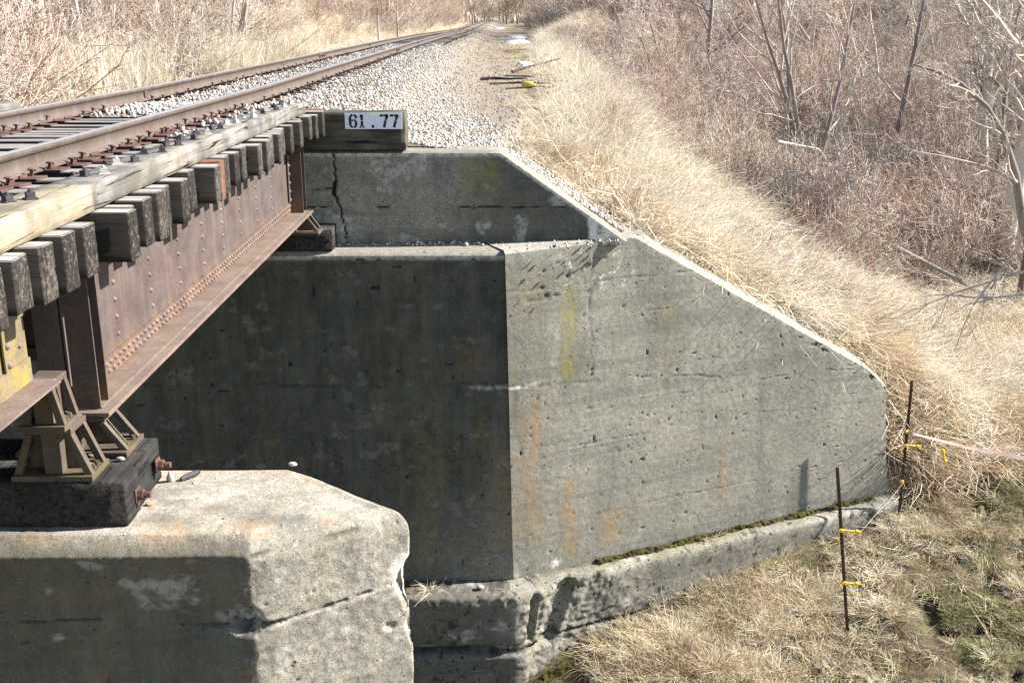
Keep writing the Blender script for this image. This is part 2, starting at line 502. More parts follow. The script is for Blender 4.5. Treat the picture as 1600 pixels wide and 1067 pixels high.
M['twig_mauve'] = bark('mauve_twigs', (0.38, 0.265, 0.21), (0.58, 0.44, 0.355))

def grass_mat(name, stops, transl=0.22, wt=.55, wr=.22):
    t = NT(name)
    ti = t.attr('tint').outputs['Fac']
    pn = t.ma('ADD', t.ma('MULTIPLY', t.noise(t.pos(), 0.55, 4, 0.6), .6), t.ma('MULTIPLY', t.noise(t.pos(), 2.3, 4, 0.65), .4))
    f = t.ma('ADD', t.ma('ADD', t.ma('MULTIPLY', ti, wt), t.ma('MULTIPLY', t.rnd(), wr)), t.mr(pn, 0.36, 0.64, -0.16, 0.36))
    c = t.ramp(f, stops)
    d = t.n('BsdfDiffuse', {'Color': c}).outputs[0]
    tr = t.n('BsdfTranslucent', {'Color': c}).outputs[0]
    mx = t.n('MixShader', {0: transl, 1: d, 2: tr}).outputs[0]
    t.t.links.new(mx, t.out.inputs[0])
    return t.m
M['straw'] = grass_mat('dry_grass', [(0.02, (0.22, 0.14, 0.08)), (0.22, (0.50, 0.36, 0.22)), (0.5, (0.68, 0.57, 0.41)), (0.9, (0.80, 0.75, 0.63))])
M['straw_pale'] = grass_mat('pale_dry_grass', [(0.05, (0.34, 0.25, 0.16)), (0.35, (0.58, 0.49, 0.35)), (0.65, (0.70, 0.63, 0.49)), (0.95, (0.80, 0.75, 0.63))])
M['turf'] = grass_mat('winter_turf', [(0.12, (0.05, 0.05, 0.02)), (0.5, (0.15, 0.145, 0.052)), (0.74, (0.32, 0.28, 0.14)), (1.0, (0.54, 0.48, 0.30))], .2, .8, .12)
M['mat'] = grass_mat('matted_straw', [(0.05, (0.20, 0.145, 0.085)), (0.35, (0.42, 0.335, 0.21)), (0.65, (0.58, 0.49, 0.33)), (0.95, (0.76, 0.69, 0.55))])

# ------------------------------------------------------------------ terrain
def T(Y): return np.interp(Y, [0, 15, 42, 60, 127, 430], [0, 0, .17, .25, .30, 2.6])

def z_emb(X, Y, rough=True):
    X, Y = np.asarray(X, float), np.asarray(Y, float)
    t = T(Y)
    xb = np.interp(Y, [13, 16, 19, 26, 60, 100, 300], [-.12, -.08, .4, 1.3, 2.8, 4.2, 6])
    bal = np.interp(X, [-9, -7.2, -6.3, -5.9, -2.1, -1.3, -.5], [6.25, 6.42, 6.62, 6.86, 6.86, 6.55, 6.42])
    slope = np.where(X < -.5, bal, 6.42) + t - .62 * np.maximum(X - xb, 0)
    flood = np.interp(Y, [10, 20, 40, 60, 85, 130, 300], [.7, 1.0, 2.0, 4.2, 8.2, 11.5, 18]) + .03 * np.maximum(X - 12, 0) + .05 * np.maximum(X - 8, 0) * sstep(Y, 50, 90)
    rise = np.minimum(flood, 6.42 + t + .5 * np.maximum(X - xb, 0))
    right = np.where(flood > slope, np.maximum(rise, slope), slope + .3 * np.exp(-np.abs(slope - flood) / .5) * (X > xb + 1))
    bank = np.minimum(.5 * np.maximum(-8.6 - X, 0), np.interp(Y, [13, 24, 38, 60, 100, 300], [0, .2, 2.6, 4.2, 6.5, 14]))
    bank = bank + .06 * np.maximum(-16 - X, 0)
    z = np.where(X < -6.6, slope + bank, right)
    # spill round the end of the wing wall, and round the hidden left end
    z = z - np.clip(16.95 + .25 * np.maximum(X - 6.5, 0) - Y, 0, 9) * (1.35 - .5 * sstep(X, 6.5, 9)) * sstep(X, 5.8, 6.1)
    z = z - np.clip(15.5 - Y, 0, 9) * .8 * sstep(-X, 8.8, 10)
    if rough:
        veg = np.maximum(sstep(X, -.3, 1.5), sstep(-X, 7, 9))
        z = z + (fbm(X * .7, Y * .7, 0, 3, 3) - .5) * (.04 + .32 * veg) * sstep(Y, 13.5, 18)
        z = z + (fbm(X * 3, Y * 3, 0, 2, 9) - .5) * .05
    return z

def z_low(X, Y, rough=True):
    X, Y = np.asarray(X, float), np.asarray(Y, float)
    z = np.interp(X, [-14, -9, -3, 0, 2, 5, 8, 14, 60], [.5, -.9, -.95, -.62, -.12, .26, .5, .7, 1.5]) + .05 * (np.clip(Y, -20, 22) - 12)
    if rough:
        m = sstep(X, 0, 3)
        z = z + (fbm(X * 1.3, Y * 1.3, 0, 3, 21) - .5) * .28 * m
        h = fbm(X * 3.6, Y * 3.6, 1, 2, 33)
        z = z - .13 * sstep(h, .60, .70) * sstep(X, 4.6, 6.0) + (fbm(X * 7, Y * 7, 2, 2, 41) - .5) * .06
    return z

def edge_y(X):
    X = np.asarray(X, float)
    return np.where(X < 1.0, 13.92, np.where(X < 1.8, 13.92 + (X - 1.0) * .5, np.where(X < 6.02, 14.32 + (X - 1.8) * .4506, 16.22)))

def grid_mesh(name, X, Y, Z):
    ny, nx = X.shape
    V = np.stack([X, Y, Z], -1).reshape(-1, 3)
    i = np.arange(ny - 1)[:, None] * nx + np.arange(nx - 1)[None]
    F = np.stack([i, i + 1, i + nx + 1, i + nx], -1).reshape(-1, 4)
    return np_mesh(name, V, [F], True)

xs = np.concatenate([np.linspace(-160, -30, 27)[:-1], np.linspace(-30, -7, 60)[:-1], np.linspace(-7, 9, 130)[:-1], np.linspace(9, 32, 60)[:-1], np.linspace(32, 160, 27)])
tt = np.concatenate([np.linspace(0, .06, 110)[:-1], np.linspace(.06, .3, 110)[:-1], np.linspace(.3, 1, 60)])
ed = edge_y(xs)
Yg = ed[None] + tt[:, None] ** 1.25 * (420 - ed[None])
Xg = np.repeat(xs[None], len(tt), 0)
t = NT('earth')
p = t.pos()
sx = t.n('SeparateXYZ', {0: p})
gr = t.mix(t.ramp(t.noise(p, 1.1, 6, .7), [(.35, 0), (.65, 1)]), (.17, .125, .08), (.34, .265, .17))
gr = t.mix(t.ramp(t.noise(p, 30, 4, .7), [(.45, 0), (.7, .6)]), gr, (.42, .34, .22))
bl = t.mix(t.ramp(t.noise(p, 26, 3, .7), [(.35, 0), (.62, 1)]), (.15, .12, .088), (.33, .28, .225))
xx = t.ma('ADD', sx.outputs[0], t.mr(t.noise(p, .8, 4), 0, 1, -1.3, 1.3))
mm = t.ma('MULTIPLY', t.mr(xx, -7.4, -6.6), t.mr(xx, -.1, .9, 1, 0))
far = t.mr(sx.outputs[1], 30, 60, 0, .55)
bl = t.mix(far, bl, (.24, .20, .15))
M['earth'] = t.bsdf(t.mix(mm, gr, bl), .95, t.bump(t.noise(p, 22, 5, .7), .8, .05), spec=.1)
emb = obj('embankment', grid_mesh('embankment', Xg, Yg, z_emb(Xg, Yg)), M['earth'])
tag(emb, 'railway embankment with its stony crown and grassy side slope', kind='structure')

xt = np.concatenate([np.linspace(6.1, 9, 40)[:-1], np.linspace(9, 32, 50)[:-1], np.linspace(32, 160, 20)])
yt = np.linspace(11, 16.3, 60)
Xt_, Yt_ = np.meshgrid(xt, yt)
toe = obj('embankment_toe', grid_mesh('embankment_toe', Xt_, Yt_, z_emb(Xt_, Yt_)), M['earth'])
tag(toe, 'foot of the embankment slope beyond the end of the wing wall', kind='structure')

xs2 = np.concatenate([np.linspace(-60, -12, 20)[:-1], np.linspace(-12, 0, 40)[:-1], np.linspace(0, 10, 200)[:-1], np.linspace(10, 80, 40)])
ys2 = np.concatenate([np.linspace(-40, 5, 24)[:-1], np.linspace(5, 18, 210)[:-1], np.linspace(18, 26, 10)])
Xl, Yl = np.meshgrid(xs2, ys2)
t = NT('mud')
p = t.pos()
c = t.mix(t.ramp(t.noise(p, 2.2, 6, .7), [(.35, 0), (.65, 1)]), (.045, .033, .02), (.15, .115, .06))
c = t.mix(t.ramp(t.noise(p, 14, 5, .7), [(.5, 0), (.7, .7)]), c, (.26, .21, .12))
c = t.mix(t.ramp(t.noise(p, 3, 4, .6), [(.52, 0), (.66, .7)]), c, (.10, .11, .03))
M['mud'] = t.bsdf(c, .95, t.bump(t.noise(p, 25, 5, .7), 1.0, .04), spec=.15)
low = obj('ground', grid_mesh('ground', Xl, Yl, z_low(Xl, Yl)), M['mud'])
tag(low, 'low muddy ground with trampled winter grass beside the abutment', kind='structure')

# ------------------------------------------------------------------ concrete abutment
def dense(name, nu, nv, posf, nrm, statf, extra=None, umap=None, vmap=None):
    """front sheet displaced along nrm; extra=(V,F) closing faces"""
    u = np.linspace(0, 1, nu) if umap is None else umap
    v = np.linspace(0, 1, nv) if vmap is None else vmap
    U, Vv = np.meshgrid(u, v)
    P = posf(U, Vv)
    disp, stain, crack = statf(P, U, Vv)
    P = P + np.asarray(nrm)[None, None] * disp[..., None]
    ny, nx = U.shape
    i = np.arange(ny - 1)[:, None] * nx + np.arange(nx - 1)[None]
    F = np.stack([i, i + 1, i + nx + 1, i + nx], -1).reshape(-1, 4)
    V = P.reshape(-1, 3); st = stain.reshape(-1, 4); ck = crack.ravel()
    FF = [F]
    if extra is not None:
        for EV, EF, es in extra:
            EV = np.asarray(EV, float)
            FF.append(np.asarray(EF) + len(V))
            V = np.concatenate([V, EV]); st = np.concatenate([st, np.tile(es, (len(EV), 1))]); ck = np.concatenate([ck, np.zeros(len(EV))])
    return np_mesh(name, V, FF, False, {'stain': st, 'crack': ck})

def boxblob(a, b, a0, a1, b0, b1, f=.15):
    return sstep(a, a0 - f, a0 + f) * (1 - sstep(a, a1 - f, a1 + f)) * sstep(b, b0 - f, b0 + f) * (1 - sstep(b, b1 - f, b1 + f))

def joint(a, z, level, w, wob=.03, seed=0, keep=.45):
    """an irregular horizontal pour line: returns 0..1"""
    l = level + (fbm(a * 1.2, 0, seed, 3, 50 + seed) - .5) * wob * 2 + (vnoise(a * 14, 0, seed, 60 + seed) - .5) * .018
    br = sstep(fbm(a * 2.6, 3, seed, 3, 70 + seed), keep, keep + .1)
    ww = w * (.35 + 1.3 * vnoise(a * 6, 1, seed, 80 + seed))
    return br * (1 - sstep(np.abs(z - l), ww * .5, ww * 1.3 + .004))

abut = thing('concrete_abutment', (0, 13, .75), 'massive stained concrete bridge abutment with a sloping wing wall beyond the pier', 'abutment')
SEAT = 5.28
wa = np.array([.146, 12.88, .75]); wb = np.array([6.206, 15.611, .75]); wc = np.array([.04, 12.95, 5.28])
wd = (wb - wa) / np.linalg.norm(wb - wa); WL = np.linalg.norm(wb - wa)
wn_ = np.array([.411, -.911, .024])
def w_top(X): return np.where(X < 1.72, SEAT + .02 + .03 * X, np.where(X < 5.6, 5.37 - .618 * (X - 1.72), np.maximum(2.972 - .95 * (X - 5.6), 2.4)))

# wing wall
def wing_pos(U, V):
    X = .04 + (5.97 - .04) * U
    top = w_top(X) - .045
    z = .70 + (top - .70) * V
    # battered corner line and battered end
    f = (z - .75) / (5.28 - .75)
    xl = .146 - .106 * f
    fe = np.clip((z - .75) / (2.6 - .75), 0, 1.2)
    xr = 6.206 - .24 * fe
    x = xl + (xr - xl) * U
    top = w_top(x) - .045
    z = .70 + (top - .70) * V
    s = (x - wa[0])
    y = 12.88 + s * .4506 + .07 * (z - .75) / 4.53 - .0155 * (s * 0)
    return np.stack([x, y, z], -1)
def wing_stat(P, U, V):
    x, z = P[..., 0], P[..., 2]
    u = (x - .1) / .912
    d = (fbm(x * 1.2, z * 1.2, 0, 3, 1) - .5) * .02 + (fbm(u * 22, z * 22, 1, 2, 2) - .5) * .005
    ck = np.zeros_like(u)
    J = [(3.53 - .095 * u, .009, .05, 1, .36), (4.78 + 0 * u, .006, .03, 2, .47), (5.08 + 0 * u, .006, .02, 3, .5), (4.31 + 0 * u, .005, .02, 4, .50),
         (1.47 + 0 * u, .006, .03, 5, .47), (2.55 + 0 * u, .004, .04, 6, .55), (3.05 + 0 * u, .004, .04, 7, .52), (4.62 + .02 * u, .014, .02, 8, .62)]
    for lv, w, wob, sd, kp in J:
        ck = np.maximum(ck, joint(u, z, lv, w, wob, sd, kp) * (.12 + .5 * vnoise(u * 9, z * 9, sd, 4)))
    # voids along the lip of the sloping top and the scatter of honeycomb pockets
    lip = w_top(x) - z
    hv = fbm(u * 9, z * 9, 5, 3, 90)
    pk = sstep(hv, .64, .70) * (1 - sstep(lip, .05, .28)) * sstep(u, 3.6, 5.2)
    pk = np.maximum(pk, sstep(hv, .70, .74) * .7 * boxblob(u, z, .2, 1.2, 4.55, 5.15, .15))
    vv = vnoise(u * 20, z * 20, 2, 95)
    pk = np.maximum(pk, sstep(vv, .945, .985))
    ck = np.maximum(ck, pk)
    # hairline cracks
    cl = 1.15 + (fbm(z * 2, 0, 0, 4, 120) - .5) * .35
    ck = np.maximum(ck, .35 * (1 - sstep(np.abs(u - cl), .003, .012)) * boxblob(z, u, 3.6, 5.2, 0, 3, .1) * sstep(fbm(z * 3, 1, 1, 2, 5), .35, .45))
    d = d - .02 * ck
    st = np.zeros(u.shape + (4,))
    edge = fbm(u * 5, z * 1.2, 3, 4, 12)
    st[..., 0] = np.clip(boxblob(u, z, .74, .93, 3.5, 4.75, .12) * 1.3 + boxblob(u, z, 2.32, 2.46, 3.3, 4.4, .1) * .9 + boxblob(u, z, .0, .4, 3.6, 5.0, .2) * 1.1 + boxblob(u, z, 2.0, 2.1, 4.6, 4.9, .08) * .5, 0, 1) * sstep(edge, .3, .55)
    st[..., 1] = np.clip(boxblob(u, z, .1, .5, 1.3, 3.3, .2) * .7 + boxblob(u, z, .78, 1.0, .9, 2.1, .12) + boxblob(u, z, 1.35, 1.8, .95, 1.5, .2) * .8 + boxblob(u, z, 3.4, 3.5, 1.2, 2.3, .08) * .7, 0, 1) * sstep(edge, .32, .6)
    vein = 1 - sstep(np.abs(fbm(u * 4, z * 4, 7, 3, 31) - .5), .008, .022)
    st[..., 2] = np.clip(vein * boxblob(u, z, .7, 1.75, 4.72, 5.15, .12) + boxblob(u, z, .05, .75, .8, .98, .08) * sstep(fbm(u * 4, z * 9, 2, 3, 8), .42, .6) + .15 * (1 - sstep(lip, .03, .1)) + .8 * (1 - sstep(np.abs(z - 3.5), .01, .04)) * boxblob(u, z, 0, .4, 3, 4, .1), 0, 1)
    low_ = (1 - sstep(z, .75, 2.2)) * .22
    st[..., 3] = np.clip(.04 + low_ + .3 * sstep(fbm(u * 1.3, z * .5, 3, 4, 44), .5, .75) + .35 * boxblob(u, z, -.1, 1.3, 3.2, 4.0, .3) * sstep(edge, .4, .6) - .25 * (1 - sstep(lip, .05, .3)), 0, .75)
    return d, st, ck
def wing_extra():
    n = 60
    X = np.linspace(.04, 5.97, n)
    f = lambda X, t: np.stack([X - .41 * t, 12.88 + (X - .146) * .4506 + .07 * (w_top(X) - .75) / 4.53 + .911 * t, w_top(X - .41 * t) + (0 if t > .03 else -.045)], -1)
    rows = [f(X, 0.0), f(X, .05), f(X, .9)]
    bot = rows[-1].copy(); bot[:, 2] = .2
    V = np.concatenate(rows + [bot]); F = []
    for r in range(3):
        F += [(r * n + i, r * n + i + 1, (r + 1) * n + i + 1, (r + 1) * n + i) for i in range(n - 1)]
    # rounded end face
    e = [(5.966, 15.548, 2.58), (6.206, 15.611, .70), (6.206, 15.611, .0), (5.9, 16.4, .0), (5.62, 16.35, 2.9)]
    k = len(V)
    Vt = np.concatenate([V, np.array(e)])
    return [(Vt, np.array(F), (0, .05, .12, .16)), (np.array(e), np.array([[0, 1, 2, 3]]), (0, 0, 0, .2)), (np.array(e), np.array([[0, 3, 4, 0]])[:, :3], (0, 0, 0, .2))]
ww = dense('wing_wall', 300, 210, wing_pos, wn_, wing_stat, wing_extra())
obj('wing_wall', ww, M['wall'], abut, 'sunlit grey wing wall with a sloping top and yellow streaks')

# breast wall with its seat
def breast_pos(U, V):
    z = .60 + (SEAT - .05 - .60) * V
    f = (z - .75) / 4.53
    x1 = .146 - .106 * f
    x = -9.5 + (x1 + 9.5) * U
    y = 12.88 + .07 * f
    return np.stack([x, y + 0 * x, z], -1)
def breast_stat(P, U, V):
    x, z = P[..., 0], P[..., 2]
    d = (fbm(x * 1.2, z * 1.2, 0, 3, 5) - .5) * .02 + (fbm(x * 22, z * 22, 1, 2, 6) - .5) * .005
    ck = joint(x, z, 3.54, .006, .03, 11, .42) * .6
    ck = np.maximum(ck, sstep(vnoise(x * 11, z * 11, 2, 96), .95, .98))
    d = d - .025 * ck
    st = np.zeros(x.shape + (4,))
    st[..., 0] = .35 * sstep(fbm(x * 2, z * .7, 3, 3, 14), .5, .7) * boxblob(x, z, -1.2, .1, .9, 3.2, .4)
    st[..., 1] = .45 * boxblob(x, z, -.12, .2, 1.2, 2.6, .15) + .2 * sstep(fbm(x * 3, z * .8, 3, 3, 15), .6, .75)
    st[..., 2] = .5 * (1 - sstep(SEAT - z, .06, .12)) + .4 * (1 - sstep(np.abs(z - 3.5), .01, .05)) * boxblob(x, z, -.4, .2, 3, 4, .1) + .10 * sstep(fbm(x * 5, z * 7, 9, 4, 16), .66, .75)
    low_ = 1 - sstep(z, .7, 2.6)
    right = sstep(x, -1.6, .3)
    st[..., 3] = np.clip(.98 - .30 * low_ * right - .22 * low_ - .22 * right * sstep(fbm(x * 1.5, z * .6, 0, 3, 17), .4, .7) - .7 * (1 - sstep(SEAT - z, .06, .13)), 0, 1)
    return d, st, ck
xs_ = np.linspace(-9.5, .04, 2)
seatV = np.array([(-9.5, 12.95, 5.23), (.04, 12.95, 5.23), (.04, 13.0, SEAT), (-9.5, 13.0, SEAT), (1.9, 13.9, 5.32), (1.9, 14.3, 5.32), (-9.5, 14.3, SEAT), (.04, 14.3, SEAT)])
seatF = np.array([(0, 1, 2, 3), (3, 2, 7, 6)])
um = np.concatenate([np.linspace(0, .55, 60)[:-1], np.linspace(.55, 1, 230)])
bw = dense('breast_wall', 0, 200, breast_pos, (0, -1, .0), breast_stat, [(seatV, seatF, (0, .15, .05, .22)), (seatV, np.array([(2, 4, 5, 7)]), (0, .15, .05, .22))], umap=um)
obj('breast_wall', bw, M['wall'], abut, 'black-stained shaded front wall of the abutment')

# back wall above the seat
def b_top(X): return np.where(X < -.02, 6.465, 6.465 - .70 * (X + .02))
def back_pos(U, V):
    x = -9.5 + (1.62 + 9.5) * U
    top = np.maximum(b_top(x) - .03, SEAT + .02)
    z = SEAT - .02 + (top - SEAT + .02) * V
    return np.stack([x, 13.47 + 0 * x, z], -1)
def back_stat(P, U, V):
    x, z = P[..., 0], P[..., 2]
    d = (fbm(x * 2, z * 2, 0, 4, 25) - .5) * .02 + (fbm(x * 12, z * 12, 1, 3, 26) - .5) * .01
    cx = np.interp(z, [5.28, 5.45, 5.55, 5.75, 5.92, 6.05, 6.2, 6.45], [-2.0, -2.01, -2.03, -2.07, -2.135, -2.125, -2.105, -2.13]) + (vnoise(z * 22, 0, 0, 77) - .5) * .03
    wdt = np.interp(z, [5.28, 5.7, 5.85, 5.9, 6.06, 6.1, 6.45], [.003, .004, .006, .020, .020, .006, .004])
    ck = 1 - sstep(np.abs(x - cx), wdt * .7, wdt * 1.5 + .004)
    ck = np.maximum(ck, joint(x, z, 5.98, .008, .02, 31, .3) * sstep(-x, 2.1, 2.15))
    ck = np.maximum(ck, joint(x, z, 5.75, .006, .02, 32, .55))
    d = d - .06 * ck
    st = np.zeros(x.shape + (4,))
    tri = sstep(x + (fbm(x * 2, z * 2, 4, 4, 27) - .5) * 1.2, -1.1, -.1)
    st[..., 0] = boxblob(x, z, -.62, -.05, 5.95, 6.42, .14) * sstep(fbm(x * 3, z * 2, 5, 4, 28), .35, .55)
    st[..., 2] = .8 * (1 - sstep(b_top(x) - z, .04, .09)) + sstep(x + .35 * (fbm(x * 4, z * 4, 1, 3, 29) - .5), 1.13, 1.2) + .35 * sstep(fbm(x * 4, z * 4, 9, 4, 30), .62, .7)
    st[..., 3] = np.clip(.0 + .74 * tri - .9 * (1 - sstep(b_top(x) - z, .04, .1)) - sstep(x, 1.1, 1.2) + .5 * (1 - sstep(z, 5.28, 5.5)) * sstep(fbm(x * 3, z * 3, 2, 3, 34), .4, .7), 0, .97)
    return d, st, ck
n = 80
Xb = np.linspace(-9.5, 1.62, n); tb = np.maximum(b_top(Xb), SEAT + .02)
rows = [np.stack([Xb, 0 * Xb + 13.47, tb - .03], -1), np.stack([Xb, 0 * Xb + 13.51, tb], -1), np.stack([Xb, 0 * Xb + 14.0, tb], -1), np.stack([Xb, 0 * Xb + 14.0, 0 * tb + 4.6], -1)]
bF = np.array([(r * n + i, r * n + i + 1, (r + 1) * n + i + 1, (r + 1) * n + i) for r in range(3) for i in range(n - 1)])
um = np.concatenate([np.linspace(0, .6, 40)[:-1], np.linspace(.6, 1, 260)])
obj('back_wall', dense('back_wall', 0, 70, back_pos, (0, -1, 0), back_stat, [(np.concatenate(rows), bF, (0, .1, .05, .3))], umap=um), M['wall'], abut, 'cracked grey upper wall behind the bridge seat')

# footing
def foot_line(s):
    """plan line of the footing face"""
    pts = np.array([(-9.5, 12.40), (.16, 12.40), (.55, 12.60), (.86, 12.88), (6.3, 15.30)])
    L = np.concatenate([[0], np.cumsum(np.linalg.norm(np.diff(pts, axis=0), axis=1))])
    return np.interp(s, L / L[-1], pts[:, 0]), np.interp(s, L / L[-1], pts[:, 1])
sF = np.concatenate([np.linspace(0, .45, 50)[:-1], np.linspace(.45, 1, 330)])
def foot_mesh():
    m = 78
    nU = len(sF)
    fx, fy = foot_line(sF)
    tx, ty = np.gradient(fx), np.gradient(fy); L = np.hypot(tx, ty); nx, ny = ty / L, -tx / L
    zt = .75
    prof = np.concatenate([np.linspace(-1.2, .66, m), [.70, .735, .75, .752, .753, .754]])
    inset = np.concatenate([np.zeros(m), [.004, .02, .09, .2, .36, .62]])
    Z = np.repeat(prof[:, None], nU, 1); IN = np.repeat(inset[:, None], nU, 1)
    X = fx[None] - nx[None] * IN; Y = fy[None] - ny[None] * IN
    face = Z < .70
    rough = sstep(X, .1, .35) * (1 - sstep(X, 1.0, 2.2))
    d = (fbm(X * 4, Z * 4, Y * 4, 3, 51) - .5) * (.014 + .06 * rough) + (np.round(fbm(X * 5, Z * 5, Y * 5, 3, 153) * 8) / 8 - .5) * .07 * rough + (fbm(X * 24, Z * 24, Y * 24, 3, 52) - .5) * (.010 + .05 * rough)
    # old key slots near the corner
    q9 = fbm(X * 8, Z * 8, Y * 8, 3, 151)
    d = d + (np.round(q9 * 9) / 9 * .7 + q9 * .3 - .55) * (.015 + .06 * (1 - sstep(X, .9, 1.6))) * sstep(Z, .42, .68) * (.4 + sstep(fbm(X * 1.7, Y * 1.7, 3, 2, 152), .4, .6))
    def slot(x0, sl, w, dep, z0, z1):
        c = x0 - sl * (.7 - Z)
        return dep * (1 - sstep(np.abs(X - c), w * .7, w)) * sstep(Z, z0 - .03, z0 + .03) * (1 - sstep(Z, z1 - .05, z1 + .05))
    d = d - slot(.44, .12, .055, .16, .05, .68) - slot(.86, .34, .16, .13, -.12, .72)
    lg = joint(X, Z, -.06, .03, .04, 41, .2)
    d = d - .08 * (1 - sstep(np.abs(Z + .02 - .03 * X), .03, .09)) * (1 - sstep(X, .0, .3)) - .03 * lg
    d = d + .06 * (1 - sstep(Z, -.12, -.05)) * (1 - sstep(X, .2, .5))
    top = np.clip((IN - .02) / .1, 0, 1)
    X2 = X + nx[None] * d * (1 - top); Y2 = Y + ny[None] * d * (1 - top); Z2 = Z + top * ((fbm(X * 5, Y * 5, 1, 4, 53) - .5) * .06)
    V = np.stack([X2, Y2, Z2], -1).reshape(-1, 3)
    rws = len(prof)
    i = np.arange(rws - 1)[:, None] * nU + np.arange(nU - 1)[None]
    F = np.stack([i, i + 1, i + nU + 1, i + nU], -1).reshape(-1, 4)
    st = np.zeros(X.shape + (4,))
    st[..., 0] = .5 * top * sstep(fbm(X * 3, Y * 3, 0, 3, 55), .45, .6) + .5 * boxblob(X, Z, .35, .5, -.3, .4, .1)
    st[..., 2] = .35 * sstep(fbm(X * 3, Z * 6, Y * 3, 4, 56), .64, .72)
    left = 1 - sstep(X, -.1, .35)
    st[..., 3] = np.clip(.12 + .5 * left + .12 * top - .5 * sstep(fbm(X * 3, Z * 3, Y, 4, 57), .55, .7) - .3 * (1 - sstep(.7 - Z, 0, .15)) * (1 - top), 0, .9)
    ck = np.maximum(sstep(fbm(X * 12, Z * 12, Y * 12, 3, 58), .66, .72) * .8, lg * .8)
    ck = np.maximum(ck, .9 * np.where(IN > .3, sstep(IN, .3, .36) * 1.0, 0) * sstep(fbm(X * 2, 0, 0, 3, 59), .35, .5))
    return np_mesh('footing', V, [F], False, {'stain': st.reshape(-1, 4), 'crack': ck.ravel()})
obj('footing', foot_mesh(), M['foot'], abut, 'rough broken concrete footing ledge')

